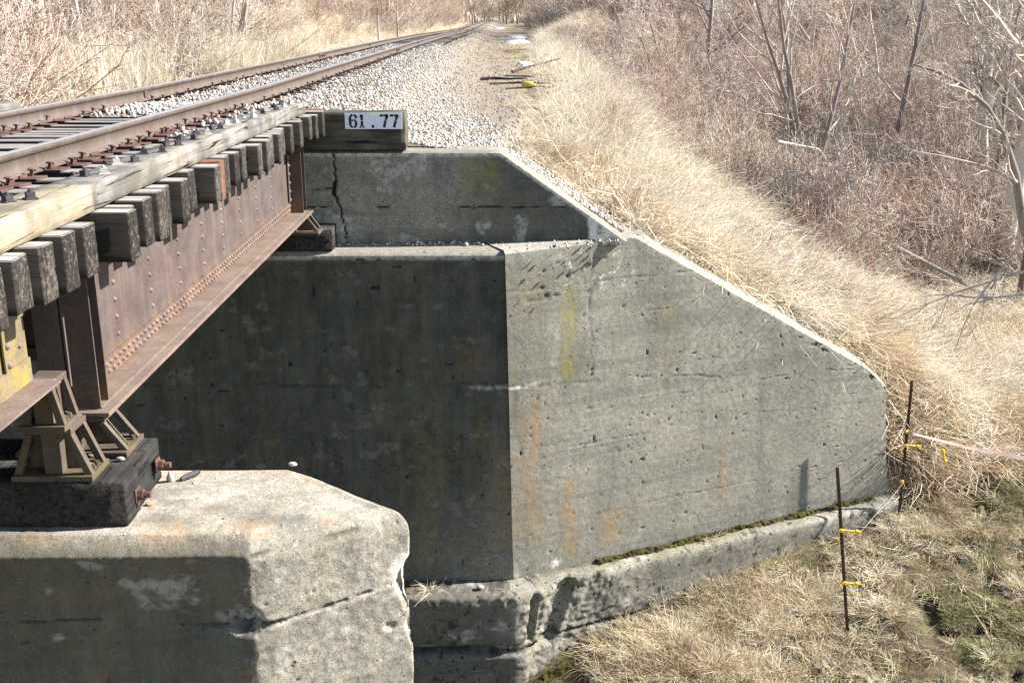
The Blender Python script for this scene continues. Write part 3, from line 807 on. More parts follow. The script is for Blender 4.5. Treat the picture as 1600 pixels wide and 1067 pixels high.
# ------------------------------------------------------------------ pier
def pier_mesh():
    pts = np.array([(-8.5, 5.22), (-1.40, 5.255), (-.56, 5.74), (-1.375, 6.36), (-8.5, 6.36)])
    L = np.concatenate([[0], np.cumsum(np.linalg.norm(np.diff(pts, axis=0), axis=1))])
    s = np.concatenate([np.linspace(0, L[1] - 2.3, 14)[:-1], np.linspace(L[1] - 2.3, L[2] + .1, 300)[:-1], np.linspace(L[2] + .1, L[3], 40)[:-1], np.linspace(L[3], L[4], 20)])
    px = np.interp(s, L, pts[:, 0]); py = np.interp(s, L, pts[:, 1])
    tx, ty = np.gradient(px, s), np.gradient(py, s)
    # smoothed normals near the corners
    nx, ny = ty, -tx
    k = np.exp(-np.linspace(-2, 2, 9) ** 2); k /= k.sum()
    nx = np.convolve(np.pad(nx, 4, 'edge'), k, 'valid'); ny = np.convolve(np.pad(ny, 4, 'edge'), k, 'valid')
    q = np.hypot(nx, ny); nx, ny = nx / q, ny / q
    top = 5.29
    # the front arris is tighter than the rounded nose
    onface = sstep(s, L[1] - .1, L[1] + .35)
    rad = .095 + .09 * onface
    zs = np.concatenate([np.linspace(-1.2, 3.3, 24)[:-1], np.linspace(3.3, 5.06, 150)])
    a = np.linspace(0, np.pi / 2, 14)[1:]
    S, Z = np.meshgrid(s, zs)
    rows = []
    vv = np.concatenate([np.linspace(0, .70, 24)[:-1], np.linspace(.70, 1, 165)])
    for v in vv:
        rows.append((-1.2 + (top - rad + 1.2) * v, 0 * s))
    for ang in a:
        q1 = 2 * ang / np.pi
        rows.append((top - rad * ((1 - np.sin(ang)) * onface + (1 - q1) * (1 - onface)), rad * ((1 - np.cos(ang)) * onface + q1 * (1 - onface))))
    ins = [.05, .12, .2, .3, .4, .5, .56]
    for e in ins:
        rows.append((top + 0 * s, rad + (.55 - rad) * (e / .55)))
    ZZ = np.array([r[0] for r in rows]); IN = np.array([r[1] for r in rows])
    cx = np.clip(px, -8.5, -1.15)
    # inset towards the middle line so that the nose closes properly
    PX = np.repeat(px[None], len(rows), 0); PY = np.repeat(py[None], len(rows), 0)
    NX = np.repeat(nx[None], len(rows), 0); NY = np.repeat(ny[None], len(rows), 0)
    fr = np.clip(IN / .55, 0, 1)
    mx, my = np.clip(px, -8.5, -1.25), 5.79
    X = PX + (mx[None] - PX) * fr; Y = PY + (my - PY) * fr
    Sg = np.repeat(s[None], len(rows), 0)
    c1 = np.abs(Sg - L[1]); c2 = np.abs(Sg - L[2])
    # pour joint with a broken pocket at the corner
    jl = 4.79 + (fbm(Sg * 1.5, 0, 0, 3, 61) - .5) * .10 - .03 * sstep(Sg, L[1] - .6, L[1])
    jd = ZZ - jl
    wj = (.004 + .012 * sstep(fbm(Sg * 5, 0, 2, 3, 62), .45, .7) + .04 * np.exp(-(c1 / .09) ** 2) + .008 * np.exp(-((Sg - L[1] + .35) / .3) ** 2)) * (.3 + 1.4 * fbm(Sg * 19, ZZ * 19, 2, 3, 162))
    brk = sstep(fbm(Sg * 3, 0, 5, 2, 63), .3, .42)
    J = (1 - sstep(np.abs(jd), wj * .5, wj * 1.5)) * np.maximum(brk, np.exp(-(c1 / .3) ** 2))
    jl2 = 5.17 + (fbm(Sg * 1.5, 0, 9, 3, 64) - .5) * .05
    J2 = (1 - sstep(np.abs(ZZ - jl2), .006, .018)) * sstep(fbm(Sg * 3, 1, 8, 2, 65), .48, .6) * sstep(Sg, L[1] - .02, L[1] + .02)
    d = (fbm(X * 2, Y * 2, ZZ * 2, 3, 66) - .5) * .02 + (fbm(X * 26, Y * 26, ZZ * 26, 2, 67) - .5) * .009 + (np.round(fbm(X * 6, Y * 6, ZZ * 6, 3, 366) * 7) / 7 - .5) * .012 + J * (fbm(X * 30, Y * 30, ZZ * 30, 3, 167) - .5) * .09
    sp = fbm(X * 7, Y * 7, ZZ * 7, 3, 268) + .40 * np.exp(-(c1 / .14) ** 2 - (jd / .085) ** 2) - .12
    spall = (sstep(sp, .56, .575) + sstep(sp, .63, .64) + sstep(sp, .70, .71)) * (c1 < .3) * (np.abs(jd) < .2)
    d = d - spall * (.018 + .03 * (fbm(X * 34, Y * 34, ZZ * 34, 2, 269) - .5))
    d = d - J * (.018 + .02 * np.exp(-(c1 / .13) ** 2)) - .015 * J2
    d = d + .006 * sstep(-jd, 0, .02)
    chip = fbm(X * 7, Y * 7, ZZ * 5, 3, 68)
    cf = fbm(X * 5, Y * 5, ZZ * 4, 3, 168) - c2 * 1.4
    d = d - .016 * (sstep(cf, .44, .47) + sstep(cf, .50, .53) + sstep(cf, .56, .59)) * (1 - sstep(c2, .14, .22)) * (1 - sstep(ZZ, 5.0, 5.15)) - .008 * np.exp(-(c1 / .04) ** 2) * sstep(chip, .48, .6)
    pk = sstep(vnoise(X * 24, Y * 24, ZZ * 24, 69), .93, .975) * (ZZ < 5.2)
    d = d - .012 * pk
    tp = np.clip(IN / np.maximum(rad[None], .01), 0, 1)
    X2 = X + NX * d * (1 - tp); Y2 = Y + NY * d * (1 - tp)
    Z2 = ZZ + tp * (1 - fr ** 3) * ((fbm(X * 5, Y * 5, 3, 4, 71) - .5) * .03 + (fbm(X * 30, Y * 30, 3, 2, 72) - .5) * .006) - .04 * tp * sstep(X, -1.2, -.75)
    V = np.stack([X2, Y2, Z2], -1).reshape(-1, 3)
    nU = len(s)
    i = np.arange(len(rows) - 1)[:, None] * nU + np.arange(nU - 1)[None]
    F = np.stack([i, i + 1, i + nU + 1, i + nU], -1).reshape(-1, 4)
    base = (len(rows) - 1) * nU
    st = np.zeros(X.shape + (4,))
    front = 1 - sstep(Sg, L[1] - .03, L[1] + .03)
    st[..., 1] = .3 * front * (1 - tp) * sstep(fbm(X * 2.2, Y, ZZ * 1.5, 4, 276), .45, .65) + .55 * tp * sstep(fbm(X * 5, Y * 5, 1, 4, 73), .5, .62) * (1 - sstep(np.abs(IN - .12), .05, .18)) + .3 * front * boxblob(ZZ, Sg, 4.8, 5.3, L[1] - 3, L[1], .1) * .5
    st[..., 2] = np.clip(.45 * np.clip(spall, 0, 1) * (1 - front * .5) + .8 * boxblob(Sg, ZZ, L[2] - .12, L[2] + .1, 4.8, 4.98, .06) + .3 * sstep(fbm(X * 4, Y * 4, ZZ * 7, 4, 75), .66, .74), 0, 1)
    st[..., 3] = np.clip(front * (1 - tp) * (.84 + .2 * sstep(fbm(X * 2, Y, ZZ * .8, 3, 76), .4, .7)) + tp * .5 * sstep(fbm(X * 3, Y * 6, 0, 5, 77), .52, .70) + (1 - front) * (1 - tp) * (.36 * sstep(fbm(X * 4, Y * 4, ZZ * .7, 5, 78), .46, .7) + .25 * sstep(fbm(X * 9, Y * 9, ZZ * 9, 4, 79), .56, .68)), 0, .9)  # shade of the front side painted in together with its dark stains
    ck = np.clip(J * .75 + J2 * .6 + pk * .7, 0, .95) * (1 - .75 * st[..., 2])
    return np_mesh('concrete_pier', V, [F], False, {'stain': st.reshape(-1, 4), 'crack': ck.ravel()})
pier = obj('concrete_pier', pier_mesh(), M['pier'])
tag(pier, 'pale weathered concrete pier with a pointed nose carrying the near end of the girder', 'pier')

# ------------------------------------------------------------------ the railway bridge
bridge = thing('railway_bridge', (-4.03, 9, 5.56), 'rusty riveted plate girder bridge with open timber deck crossing to the abutment', 'bridge')
XR, XL = -3.265, -4.79

def timber_mesh(name, x0, x1, y0, y1, z0, z1, sd, amp=.008, nx=2, ny=2, nz=2, b=.006):
    """worn sawn timber: a subdivided box with noisy faces and worn arrises"""
    def lin(a, c, n): return np.concatenate([[a, a + b], np.linspace(a, c, n + 2)[1:-1], [c - b, c]])
    gx, gy, gz = lin(x0, x1, nx), lin(y0, y1, ny), lin(z0, z1, nz)
    V, F, idx = [], [], {}
    def vid(i, j, k):
        if (i, j, k) not in idx:
            idx[(i, j, k)] = len(V); V.append((gx[i], gy[j], gz[k], (i in (0, len(gx) - 1)) + (j in (0, len(gy) - 1)) + (k in (0, len(gz) - 1))))
        return idx[(i, j, k)]
    A, Bn, Cn = len(gx) - 1, len(gy) - 1, len(gz) - 1
    for i in range(A):
        for j in range(Bn):
            F.append((vid(i, j, 0), vid(i, j + 1, 0), vid(i + 1, j + 1, 0), vid(i + 1, j, 0)))
            F.append((vid(i, j, Cn), vid(i + 1, j, Cn), vid(i + 1, j + 1, Cn), vid(i, j + 1, Cn)))
    for i in range(A):
        for k in range(Cn):
            F.append((vid(i, 0, k), vid(i + 1, 0, k), vid(i + 1, 0, k + 1), vid(i, 0, k + 1)))
            F.append((vid(i, Bn, k), vid(i, Bn, k + 1), vid(i + 1, Bn, k + 1), vid(i + 1, Bn, k)))
    for j in range(Bn):
        for k in range(Cn):
            F.append((vid(0, j, k), vid(0, j, k + 1), vid(0, j + 1, k + 1), vid(0, j + 1, k)))
            F.append((vid(A, j, k), vid(A, j + 1, k), vid(A, j + 1, k + 1), vid(A, j, k + 1)))
    V = np.array(V, float)
    P = V[:, :3]; c = np.array([(x0 + x1) / 2, (y0 + y1) / 2, (z0 + z1) / 2])
    e = V[:, 3] >= 2
    h = np.array([x1 - x0, y1 - y0, z1 - z0]) / 2
    q = P - c
    pull = np.where(e[:, None], -np.sign(q) * b * .55 * (np.abs(q) > h * .999), 0)
    nz_ = np.stack([fbm(P[:, 0] * 6 + sd, P[:, 1] * 6, P[:, 2] * 6, 2, 200 + k) - .5 for k in range(3)], -1) * amp * 2
    P = P + pull + nz_
    return np_mesh(name, P, [np.array(F)], False)

# tie (sleeper) tops at z 7.0 ; ends about x -2.15
tie_far = [1.25, 1.55, 1.85, 2.15, 2.45, 2.72, 3.0, 3.28, 3.54, 3.8, 4.04, 4.28, 4.53, 4.78, 5.03, 5.30, 5.55, 6.02, 6.16, 6.44, 6.70, 6.96, 7.22, 7.62, 8.02, 8.20, 8.49, 8.86, 9.15, 9.44, 9.82, 10.08, 10.32, 10.58, 10.86, 11.2, 11.57, 11.86, 12.28, 12.58, 12.92, 13.38]
deck = []
plate_b = MB(); plate_b.box(-.19, .19, -.09, .09, 0, .014, .003)
for sx in (-1, 1): plate_b.box(sx * .075 - .006, sx * .075 + .006, -.088, .088, .0145, .03)
plate_me = plate_b.mesh('tie_plate'); plate_me.materials.append(M['spike'])
sp = MB(); sp.box(-.009, .009, -.009, .009, -.01, .032).box(-.024, .017, -.017, .017, .033, .046, .004)
sp.box(.018, .030, -.012, .012, .030, .040)
spike_me = sp.mesh('spike'); spike_me.materials.append(M['spike'])
for i, yf in enumerate(tie_far):
    w = .168
    if abs(yf - 6.16) < .01: w = .11
    if abs(yf - 8.20) < .01: w = .13
    if abs(yf - 6.02) < .01: w = .16
    if i + 1 < len(tie_far): pass
    prev = tie_far[i - 1] if i else yf - .3
    w = min(w, yf - prev - .025)
    e0 = -2.15 + random.uniform(-.05, .045) + (.05 if abs(yf - 8.02) < .01 or abs(yf - 6.02) < .01 else 0)
    dz = random.uniform(-.012, .008)
    zb = 6.725 + random.uniform(-.015, .015) - (.02 if i % 5 == 0 else 0)
    me = timber_mesh('tie', -5.92 + random.uniform(-.05, .05), e0, yf - w, yf, zb, 7.0 + dz, i * 7.3, .005, 8, 2, 4, .006)
    red = abs(yf - 8.20) < .01 or abs(yf - 13.38) < .01
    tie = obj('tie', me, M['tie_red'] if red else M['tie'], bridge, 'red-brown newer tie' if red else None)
    deck.append(tie)
    if yf > 2.4:
        for xr in (XR, XL):
            yc = yf - w / 2
            obj('tie_plate', plate_me, None, tie, loc=(xr, yc, 7.0 + dz + .001))
            for sx, sy in ((1, .05), (-1, -.05)):
                if random.random() < .93:
                    lift = random.choice([0, 0, 0, .006, .018, .03])
                    obj('spike', spike_me, None, tie, loc=(xr + sx * .098, yc + sy * random.choice([-1, 1]), 7.0 + dz + .022 + lift), rot=(random.uniform(-.12, .12), sx * random.uniform(0, .2), (0 if sx > 0 else math.pi) + random.uniform(-.25, .25)))

# guard timbers
nut_b = MB(); nut_b.box(-.038, .038, -.038, .038, 0, .008, .002)
a6 = [(math.cos(k * math.pi / 2 + .785) * .034, math.sin(k * math.pi / 2 + .785) * .034) for k in range(4)]
nut_b.prism(a6, 'Z', .0085, .042); nut_b.tube([(0, 0, .043), (0, 0, .06)], .012, 8)
nut_me = nut_b.mesh('bolt')
nut_galv = nut_me.copy(); nut_galv.materials.append(M['galv']); nut_dark = nut_me; nut_dark.materials.append(M['darksteel'])
gsegs = [(1.2, 5.85, 7.155, 0), (5.865, 10.83, 7.148, 1), (10.845, 12.5, 7.135, 1)]
for k, (ya, yb, zt, old) in enumerate(gsegs):
    g = obj('guard_timber', timber_mesh('guard_timber', -2.52, -2.265 + .012 * (k == 0), ya, yb, 7.003, zt, 31 + k * 9, .005, 2, 26, 2, .008), M['guard'] if old else M['guard_new'], bridge, 'pale yellowish newer guard timber' if not old else None)
    y = ya + .35
    while y < yb - .12:
        for q, (dx, dm) in enumerate(((-2.43, 0), (-2.36, .10))):
            dk = random.random() < .55
            obj('bolt', nut_dark if dk else nut_galv, None, g, loc=(dx + random.uniform(-.015, .015), y + dm, zt - .001), rot=(0, 0, random.uniform(0, 1.5)), scale=.85)
        y += random.choice([.42, .55, .6])
obj('guard_timber', timber_mesh('guard_timber', -5.76, -5.52, 1.2, 12.5, 7.003, 7.145, 77, .005, 2, 26, 2, .008), M['guard'], bridge)
for y in (3.6, 4.35, 5.15, 5.6, 6.3, 7.05, 7.8, 8.4, 9.3, 10.1, 11.3):     # spare hook bolts lying on tie tops behind the guard timber
    hb = MB(); hb.tube([(0, 0, .02), (.1, .03, .02), (.13, .03, .05)], .013, 6); hb.box(-.03, .0, -.03, .03, 0, .045, .006)
    obj('hook_bolt', hb.mesh('hook_bolt'), M['darksteel'], bridge, loc=(-2.72 + random.uniform(-.07, .05), y, 7.004), rot=(0, 0, random.uniform(0, 6)))

rb = bpy.data.meshes.new('rivet')
V, F = [], []
for k in range(3):
    a = k * math.pi / 2 / 3
    for j in range(8):
        th = j * math.pi / 4
        V.append((math.sin(a) * .014, math.cos(a) * math.cos(th) * .018, math.cos(a) * math.sin(th) * .018))
V.append((.014, 0, 0))
for k in range(2):
    for j in range(8): F.append((k * 8 + j, k * 8 + (j + 1) % 8, k * 8 + 8 + (j + 1) % 8, k * 8 + 8 + j))
for j in range(8): F.append((16 + j, 16 + (j + 1) % 8, 24))
rb.from_pydata(V, [], F)
for p in rb.polygons: p.use_smooth = True
rb.materials.append(M['rivet'])

def girder(xw, ya, yb, zb, zt, mat, fl, stiff=1, half=.235, riv=True, label=None):
    """side=+1: outstanding face towards +X.  web plate, angles, end stiffeners, cover plates"""
    b = MB()
    b.box(xw - .008, xw, ya, yb, zb + .026, zt - .026)
    for s, x in ((1, xw), (-1, xw - .008)):
        b.box(min(x, x + s * .012), max(x, x + s * .012), ya + .002, yb - .002, zb + .038, zb + .165)       # bottom angle, web leg
        b.box(min(x, x + s * .012), max(x, x + s * .012), ya + .002, yb - .002, zt - .165, zt - .038)
        b.box(min(x, x + s * .15), max(x, x + s * .15), ya + .002, yb - .002, zt - .037, zt - .0255)
    for y0, y1 in ((ya, ya + .012), (ya + .13, ya + .142), (yb - .212, yb - .20), (yb - .012, yb)):
        for s, x in (((1, xw + .0125), (-1, xw - .0205)) if stiff else ((-1, xw - .0205),)):
            b.box(min(x, x + s * .15), max(x, x + s * .15), y0, y1, zb + .04, zt - .04)
    for y0 in (yb - .212 - .085,):
        b.box(xw + .0125, xw + .022, y0, y0 + .085, zb + .17, zt - .17)
    g = obj('girder', b.mesh('girder'), mat, bridge, label)
    f = MB(); f.box(xw - half - .004, xw + half - .004, ya - .06, yb + .06, zb, zb + .025, .003)
    obj('flange', f.mesh('flange'), fl, g)
    f = MB(); f.box(xw - half - .004, xw + half - .004, ya - .02, yb + .02, zt - .025, zt, .003)
    obj('flange', f.mesh('flange'), fl, g)
    f = MB()
    for s, x in ((1, xw + .0125), (-1, xw - .0205)):
        f.box(min(x, x + s * .15), max(x, x + s * .15), ya + .013, yb - .013, zb + .0255, zb + .037)
    obj('angle', f.mesh('angle'), fl, g)
    if riv:
        y = ya + .06; k = 0
        while y < yb - .03:
            for zz in (((zb + .075), (zb + .128)) if stiff else ()):
                obj('rivet', rb, None, g, loc=(xw + .012, y + (.042 if zz > zb + .1 else 0), zz))
            y += .086
        for y in riv:
            for z in np.arange(zb + .25, zt - .2, .115):
                obj('rivet', rb, None, g, loc=(xw, y, z))
        for y in (yb - .212 - .045,):
            for z in np.arange(zb + .2, zt - .05, .1):
                obj('rivet', rb, None, g, loc=(xw + .022, y, z), scale=1.15)
    return g

ZB, ZT = 5.805, 6.715
girder(-2.52, 5.87, 12.75, ZB, ZT, M['girder'], M['flange'], 1, .235, [6.70, 7.41, 8.11, 8.80, 9.45, 10.12, 10.84, 11.56], 'sunlit outer girder with rows of rivets')
girder(-5.52, 5.87, 12.75, ZB, ZT, M['girder'], M['flange'], 1, .235, None)
girder(-2.50, 1.0, 5.35, 6.155, ZT, M['girder_y'], M['flange'], 0, .11, [4.9, 5.27], 'near girder end with yellow lichen')
girder(-5.50, 1.0, 5.35, 6.155, ZT, M['girder_y'], M['flange'], 0, .11, None)
for y in (6.35, 9.4, 12.4):        # cross frames between the girders
    b = MB()
    b.box(-5.36, -2.68, y, y + .012, 6.0, 6.6)
    b.box(-5.36, -2.68, y - .07, y - .001, 6.52, 6.6); b.box(-5.36, -2.68, y - .07, y - .001, 6.0, 6.08)
    obj('cross_frame', b.mesh('cross_frame'), M['shoe'], bridge)
b = MB(); b.box(-5.3, -2.79, 5.3, 5.312, 6.2, 6.6); obj('cross_frame', b.mesh('cross_frame'), M['shoe'], bridge)

def shoe(xc, yc, z0, z1, wt, wb, lt, lb, ribs=(-.13, .13)):
    """cast bearing: base plate, tapering ribs either side, top plate"""
    b = MB()
    b.box(xc - wb, xc + wb, yc - lb, yc + lb, z0, z0 + .034, .003)
    b.box(xc - wt, xc + wt, yc - lt, yc + lt, z1 - .036, z1, .003)
    b.box(xc - .045, xc + .045, yc - lt * .9, yc + lt * .9, z0 + .0345, z1 - .0365)
    for ry in ribs:
        for s in (-1, 1):
            h = .018
            poly = [(xc + s * (wb - .05), z0 + .035), (xc + s * (wb - .008), z0 + .035), (xc + s * (wt - .004), z1 - .037), (xc + s * (wt - .04), z1 - .037)]
            web = [(xc + s * .0455, z0 + .0352), (xc + s * (wb - .05), z0 + .0352), (xc + s * (wt - .04), z1 - .0372), (xc + s * .0455, z1 - .0372)]
            if s < 0: poly = poly[::-1]; web = web[::-1]
            b.prism(poly, 'Y', yc + ry - h, yc + ry + h)
            if ry < 0: b.prism(web, 'Y', yc - .006, yc + .006)
    for s in (-1, 1):
        for ry in (-1, 1):
            b.tube([(xc + s * (wb - .03), yc + ry * (lb - .10), z0 + .03), (xc + s * (wb - .03), yc + ry * (lb - .10), z0 + .06)], .013, 6)
    me = b.mesh('bearing_shoe')
    return obj('bearing_shoe', me, M['shoe'], bridge)
for xx in (-2.525, -5.525):
    shoe(xx, 5.93, 5.562, 5.804, .20, .325, .11, .155, (-.10, .10))
    shoe(xx, 12.74, 5.562, 5.804, .20, .325, .11, .155, (-.10, .10))
    shoe(xx + .025, 5.52, 5.872, 6.154, .075, .125, .10, .125, (-.085, .085))
    shoe(xx + .025, 5.565, 5.562, 5.871, .13, .225, .11, .13, (-.09, .09))

# creosoted bearing timbers under the shoes
for (yA, yB, z0, z1, lab) in ((5.43, 6.12, 5.285, 5.56, 'black creosoted timber bearing block with end bolts resting on the pier'), (12.96, 13.40, 5.284, 5.56, 'small dark timber bearing block on the abutment seat')):
    bl = thing('bearing_block', (-3.5, (yA + yB) / 2, z0), lab, 'timber block')
    if yA < 6:
        cuts = [(yA, yA + .235), (yA + .238, yA + .46), (yA + .463, yA + .68)]
    else:
        yA = 12.55; cuts = [(12.985, 13.2), (13.203, 13.41)]
    for k, (a, c) in enumerate(cuts):
        tb = obj('timber', timber_mesh('timber', -6.3, -2.105 - .01 * k, a, c, z0 + .004, z1 - .002 * k, 300 + k * 11 + yA, .006, 12, 3, 4, .01), M['block'], bl)
    if yA < 6:
        for yb_, zb_ in ((5.60, 5.41), (5.98, 5.43)):
            b = MB(); b.box(-2.104, -2.092, yb_ - .04, yb_ + .04, zb_ - .04, zb_ + .04, .003)
            b.tube([(-2.0915, yb_, zb_), (-2.06, yb_, zb_)], .033, 6); b.tube([(-2.0595, yb_, zb_), (-2.02, yb_, zb_)], .02, 8)
            obj('bolt', b.mesh('bolt'), M['spike'], bl)

# far bearings stand on the seat, on a low packing under the shoe
# ------------------------------------------------------------------ header timber and milepost sign
hd = obj('header_timber', timber_mesh('header_timber', -2.62, -1.20, 13.42, 13.80, 6.475, 6.945, 411, .006, 8, 4, 4, .014), M['dump'])
tag(hd, 'dark heavy timber on the back wall carrying the white number plate', 'timber')
sg = thing('bridge_number_sign', (-1.585, 13.415, 6.74), 'white metal plate stencilled 61 . 77 in black on the dark header timber', 'sign')
b = MB(); b.box(-1.945, -1.235, 13.395, 13.401, 6.742, 6.938, .0012)
obj('plate', b.mesh('plate'), M['plate'], sg)
def glyph(strokes, x, z, h):
    b = MB()
    for (x0, z0, x1, z1, w) in strokes:
        a = np.array([x0, z0]); c = np.array([x1, z1]); d = (c - a) / np.linalg.norm(c - a); n_ = np.array([-d[1], d[0]]) * w / 2
        q = [a + n_, a - n_, c - n_, c + n_]
        b.prism([(x + p[0] * h, z + p[1] * h) for p in q], 'Y', 13.3925, 13.3945)
    obj('digit', b.mesh('digit'), M['ink'], sg)
# stencil figures, unit height 1
six = [(.10, .20, .10, .82, .19), (.16, .93, .30, .93, .14), (.36, .93, .50, .93, .14), (.10, .80, .20, .95, .14), (.54, .70, .54, .84, .19), (.46, .94, .56, .82, .13),
       (.22, .55, .34, .55, .13), (.39, .55, .50, .55, .13), (.54, .20, .54, .44, .19), (.44, .56, .56, .42, .13), (.16, .07, .30, .07, .14), (.36, .07, .50, .07, .14), (.09, .22, .20, .05, .13), (.46, .05, .57, .22, .13)]
one = [(.25, .10, .25, .50, .19), (.25, .55, .25, .98, .19), (.10, .80, .22, .92, .11), (.06, .05, .20, .05, .10), (.30, .05, .46, .05, .10)]
sev = [(.02, .91, .28, .91, .17), (.33, .91, .62, .91, .17), (.03, .82, .10, .98, .08), (.58, .92, .44, .58, .19), (.43, .54, .30, .02, .19)]
dot = [(.02, .10, .20, .10, .18), (.06, .10, .16, .10, .22)]
for gl, x in ((six, -1.895), (one, -1.775), (dot, -1.615), (sev, -1.51), (sev, -1.385)):
    glyph(gl, x, 6.758, .165)
for x, z in ((-1.68, 6.925), (-1.925, 6.752), (-1.26, 6.90), (-1.55, 6.752)):
    b = MB(); b.tube([(x, 13.393, z), (x, 13.398, z)], .006, 6); obj('nail', b.mesh('nail'), M['spike'], sg)

# ------------------------------------------------------------------ the track
track = thing('railway_track', (-4.03, 20, 6.9), 'single line of rusty rails running from the bridge into the distance', 'railway track')
def rail_mesh(xc, y0, y1, n):
    prof = [(-.07, 0), (.07, 0), (.07, .011), (.02, .026), (.0085, .045), (.0085, .118), (.036, .132), (.036, .158), (.031, .167), (.018, .171), (-.018, .171), (-.031, .167), (-.036, .158), (-.036, .132), (-.0085, .118), (-.0085, .045), (-.02, .026), (-.07, .011)]
    m = len(prof)
    ys = np.concatenate([np.linspace(y0, 60, n), np.linspace(66, y1, 40)])
    wob = .012 * (fbm(ys * .12, xc, 0, 2, 7) - .5) * sstep(ys, 14, 20) * 4
    V = np.array([[(xc + w + p, y, 7.015 + T(y) + q) for p, q in prof] for y, w in zip(ys, wob)]).reshape(-1, 3)
    i = np.arange(len(ys) - 1)[:, None] * m; j = np.arange(m)[None]; j2 = (j + 1) % m
    F = np.stack([i + j, i + m + j, i + m + j2, i + j2], -1).reshape(-1, 4)
    me = np_mesh('rail', V, [F])
    me.materials.append(M['rail']); me.materials.append(M['head'])
    mi = np.zeros(len(F), np.int32); jj = np.tile(np.arange(m), len(ys) - 1)
    mi[(jj >= 8) & (jj <= 10)] = 1
    me.polygons.foreach_set('material_index', mi)
    return me
rails = []
for xc in (XR, XL):
    rails.append(obj('rail', rail_mesh(xc, 1.0, 420, 80), None, track))
for r, xc, y in ((rails[1], XL, 29.2), (rails[0], XR, 34.5), (rails[1], XL, 14.6), (rails[1], XL, 24), (rails[0], XR, 43), (rails[1], XL, 40)):
    b = MB(); L = .45 if y in (29.2, 34.5) else .05
    z = 7.015 + float(T(y))
    b.box(xc + .0086, xc + .03, y - L, y + L, z + .035, z + .122, .004)
    if L > .1:
        for k in range(4): b.tube([(xc + .03, y - .34 + k * .225, z + .08), (xc + .065, y - .34 + k * .225, z + .08)], .02, 6)
    obj('joint_bar', b.mesh('joint_bar'), M['spike'], r)
y = 13.98; k = 0
while y < 95:
    w = .22; z = 6.975 + float(T(y)) + random.uniform(-.02, .01)
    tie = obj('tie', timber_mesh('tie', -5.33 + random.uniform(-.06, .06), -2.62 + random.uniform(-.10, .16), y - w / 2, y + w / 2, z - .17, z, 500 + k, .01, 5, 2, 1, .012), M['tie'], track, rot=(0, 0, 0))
    if y < 34:
        for xr in (XR, XL):
            obj('tie_plate', plate_me, None, tie, loc=(xr, y, z + .002 + .006))
            for sx in (1, -1):
                obj('spike', spike_me, None, tie, loc=(xr + sx * .098, y + random.choice([-.05, .05]), z + .03 + random.choice([0, .01, .03])), rot=(random.uniform(-.1, .1), sx * random.uniform(0, .2), (0 if sx > 0 else math.pi) + random.uniform(-.3, .3)))
                if k % 2 == 0: # rail anchors
                    pass
    y += .54 + random.uniform(-.05, .05); k += 1

# ------------------------------------------------------------------ stones and ballast
def library(name):
    return bpy.data.collections.new(name)      # holds the pieces that get scattered; never linked to the scene

def ico_stone(name, sd, sq=(1, .8, .6)):
    import bmesh
    bm = bmesh.new()
    bmesh.ops.create_icosphere(bm, subdivisions=2, radius=.5)
    P = np.array([v.co[:] for v in bm.verts])
    # cut by random planes for a crushed look
    r = np.random.default_rng(sd)
    for _ in range(9):
        n_ = r.normal(size=3); n_ /= np.linalg.norm(n_)
        dd = r.uniform(.26, .42)
        k = P @ n_
        P = np.where((k > dd)[:, None], P - n_[None] * (k - dd)[:, None], P)
    P = P * np.array(sq) * (1 + .12 * (fbm(P[:, 0] * 3 + sd, P[:, 1] * 3, P[:, 2] * 3, 2, sd) - .5)[:, None])
    F = np.array([[v.index for v in f.verts] for f in bm.faces])
    bm.free()
    return np_mesh(name, P, [F], False)
stone_me = [ico_stone('stone', 10 + k, (1, random.uniform(.7, .95), random.uniform(.5, .8))) for k in range(6)]
lib_stone, lib_old = library('crushed_stone'), library('old_stone')
for k, me in enumerate(stone_me):
    a = me.copy(); a.materials.append(M['stone']); o = bpy.data.objects.new('stone_%d' % k, a); lib_stone.objects.link(o)
    a = me.copy(); a.materials.append(M['stone_old']); o = bpy.data.objects.new('old_stone_%d' % k, a); lib_old.objects.link(o)

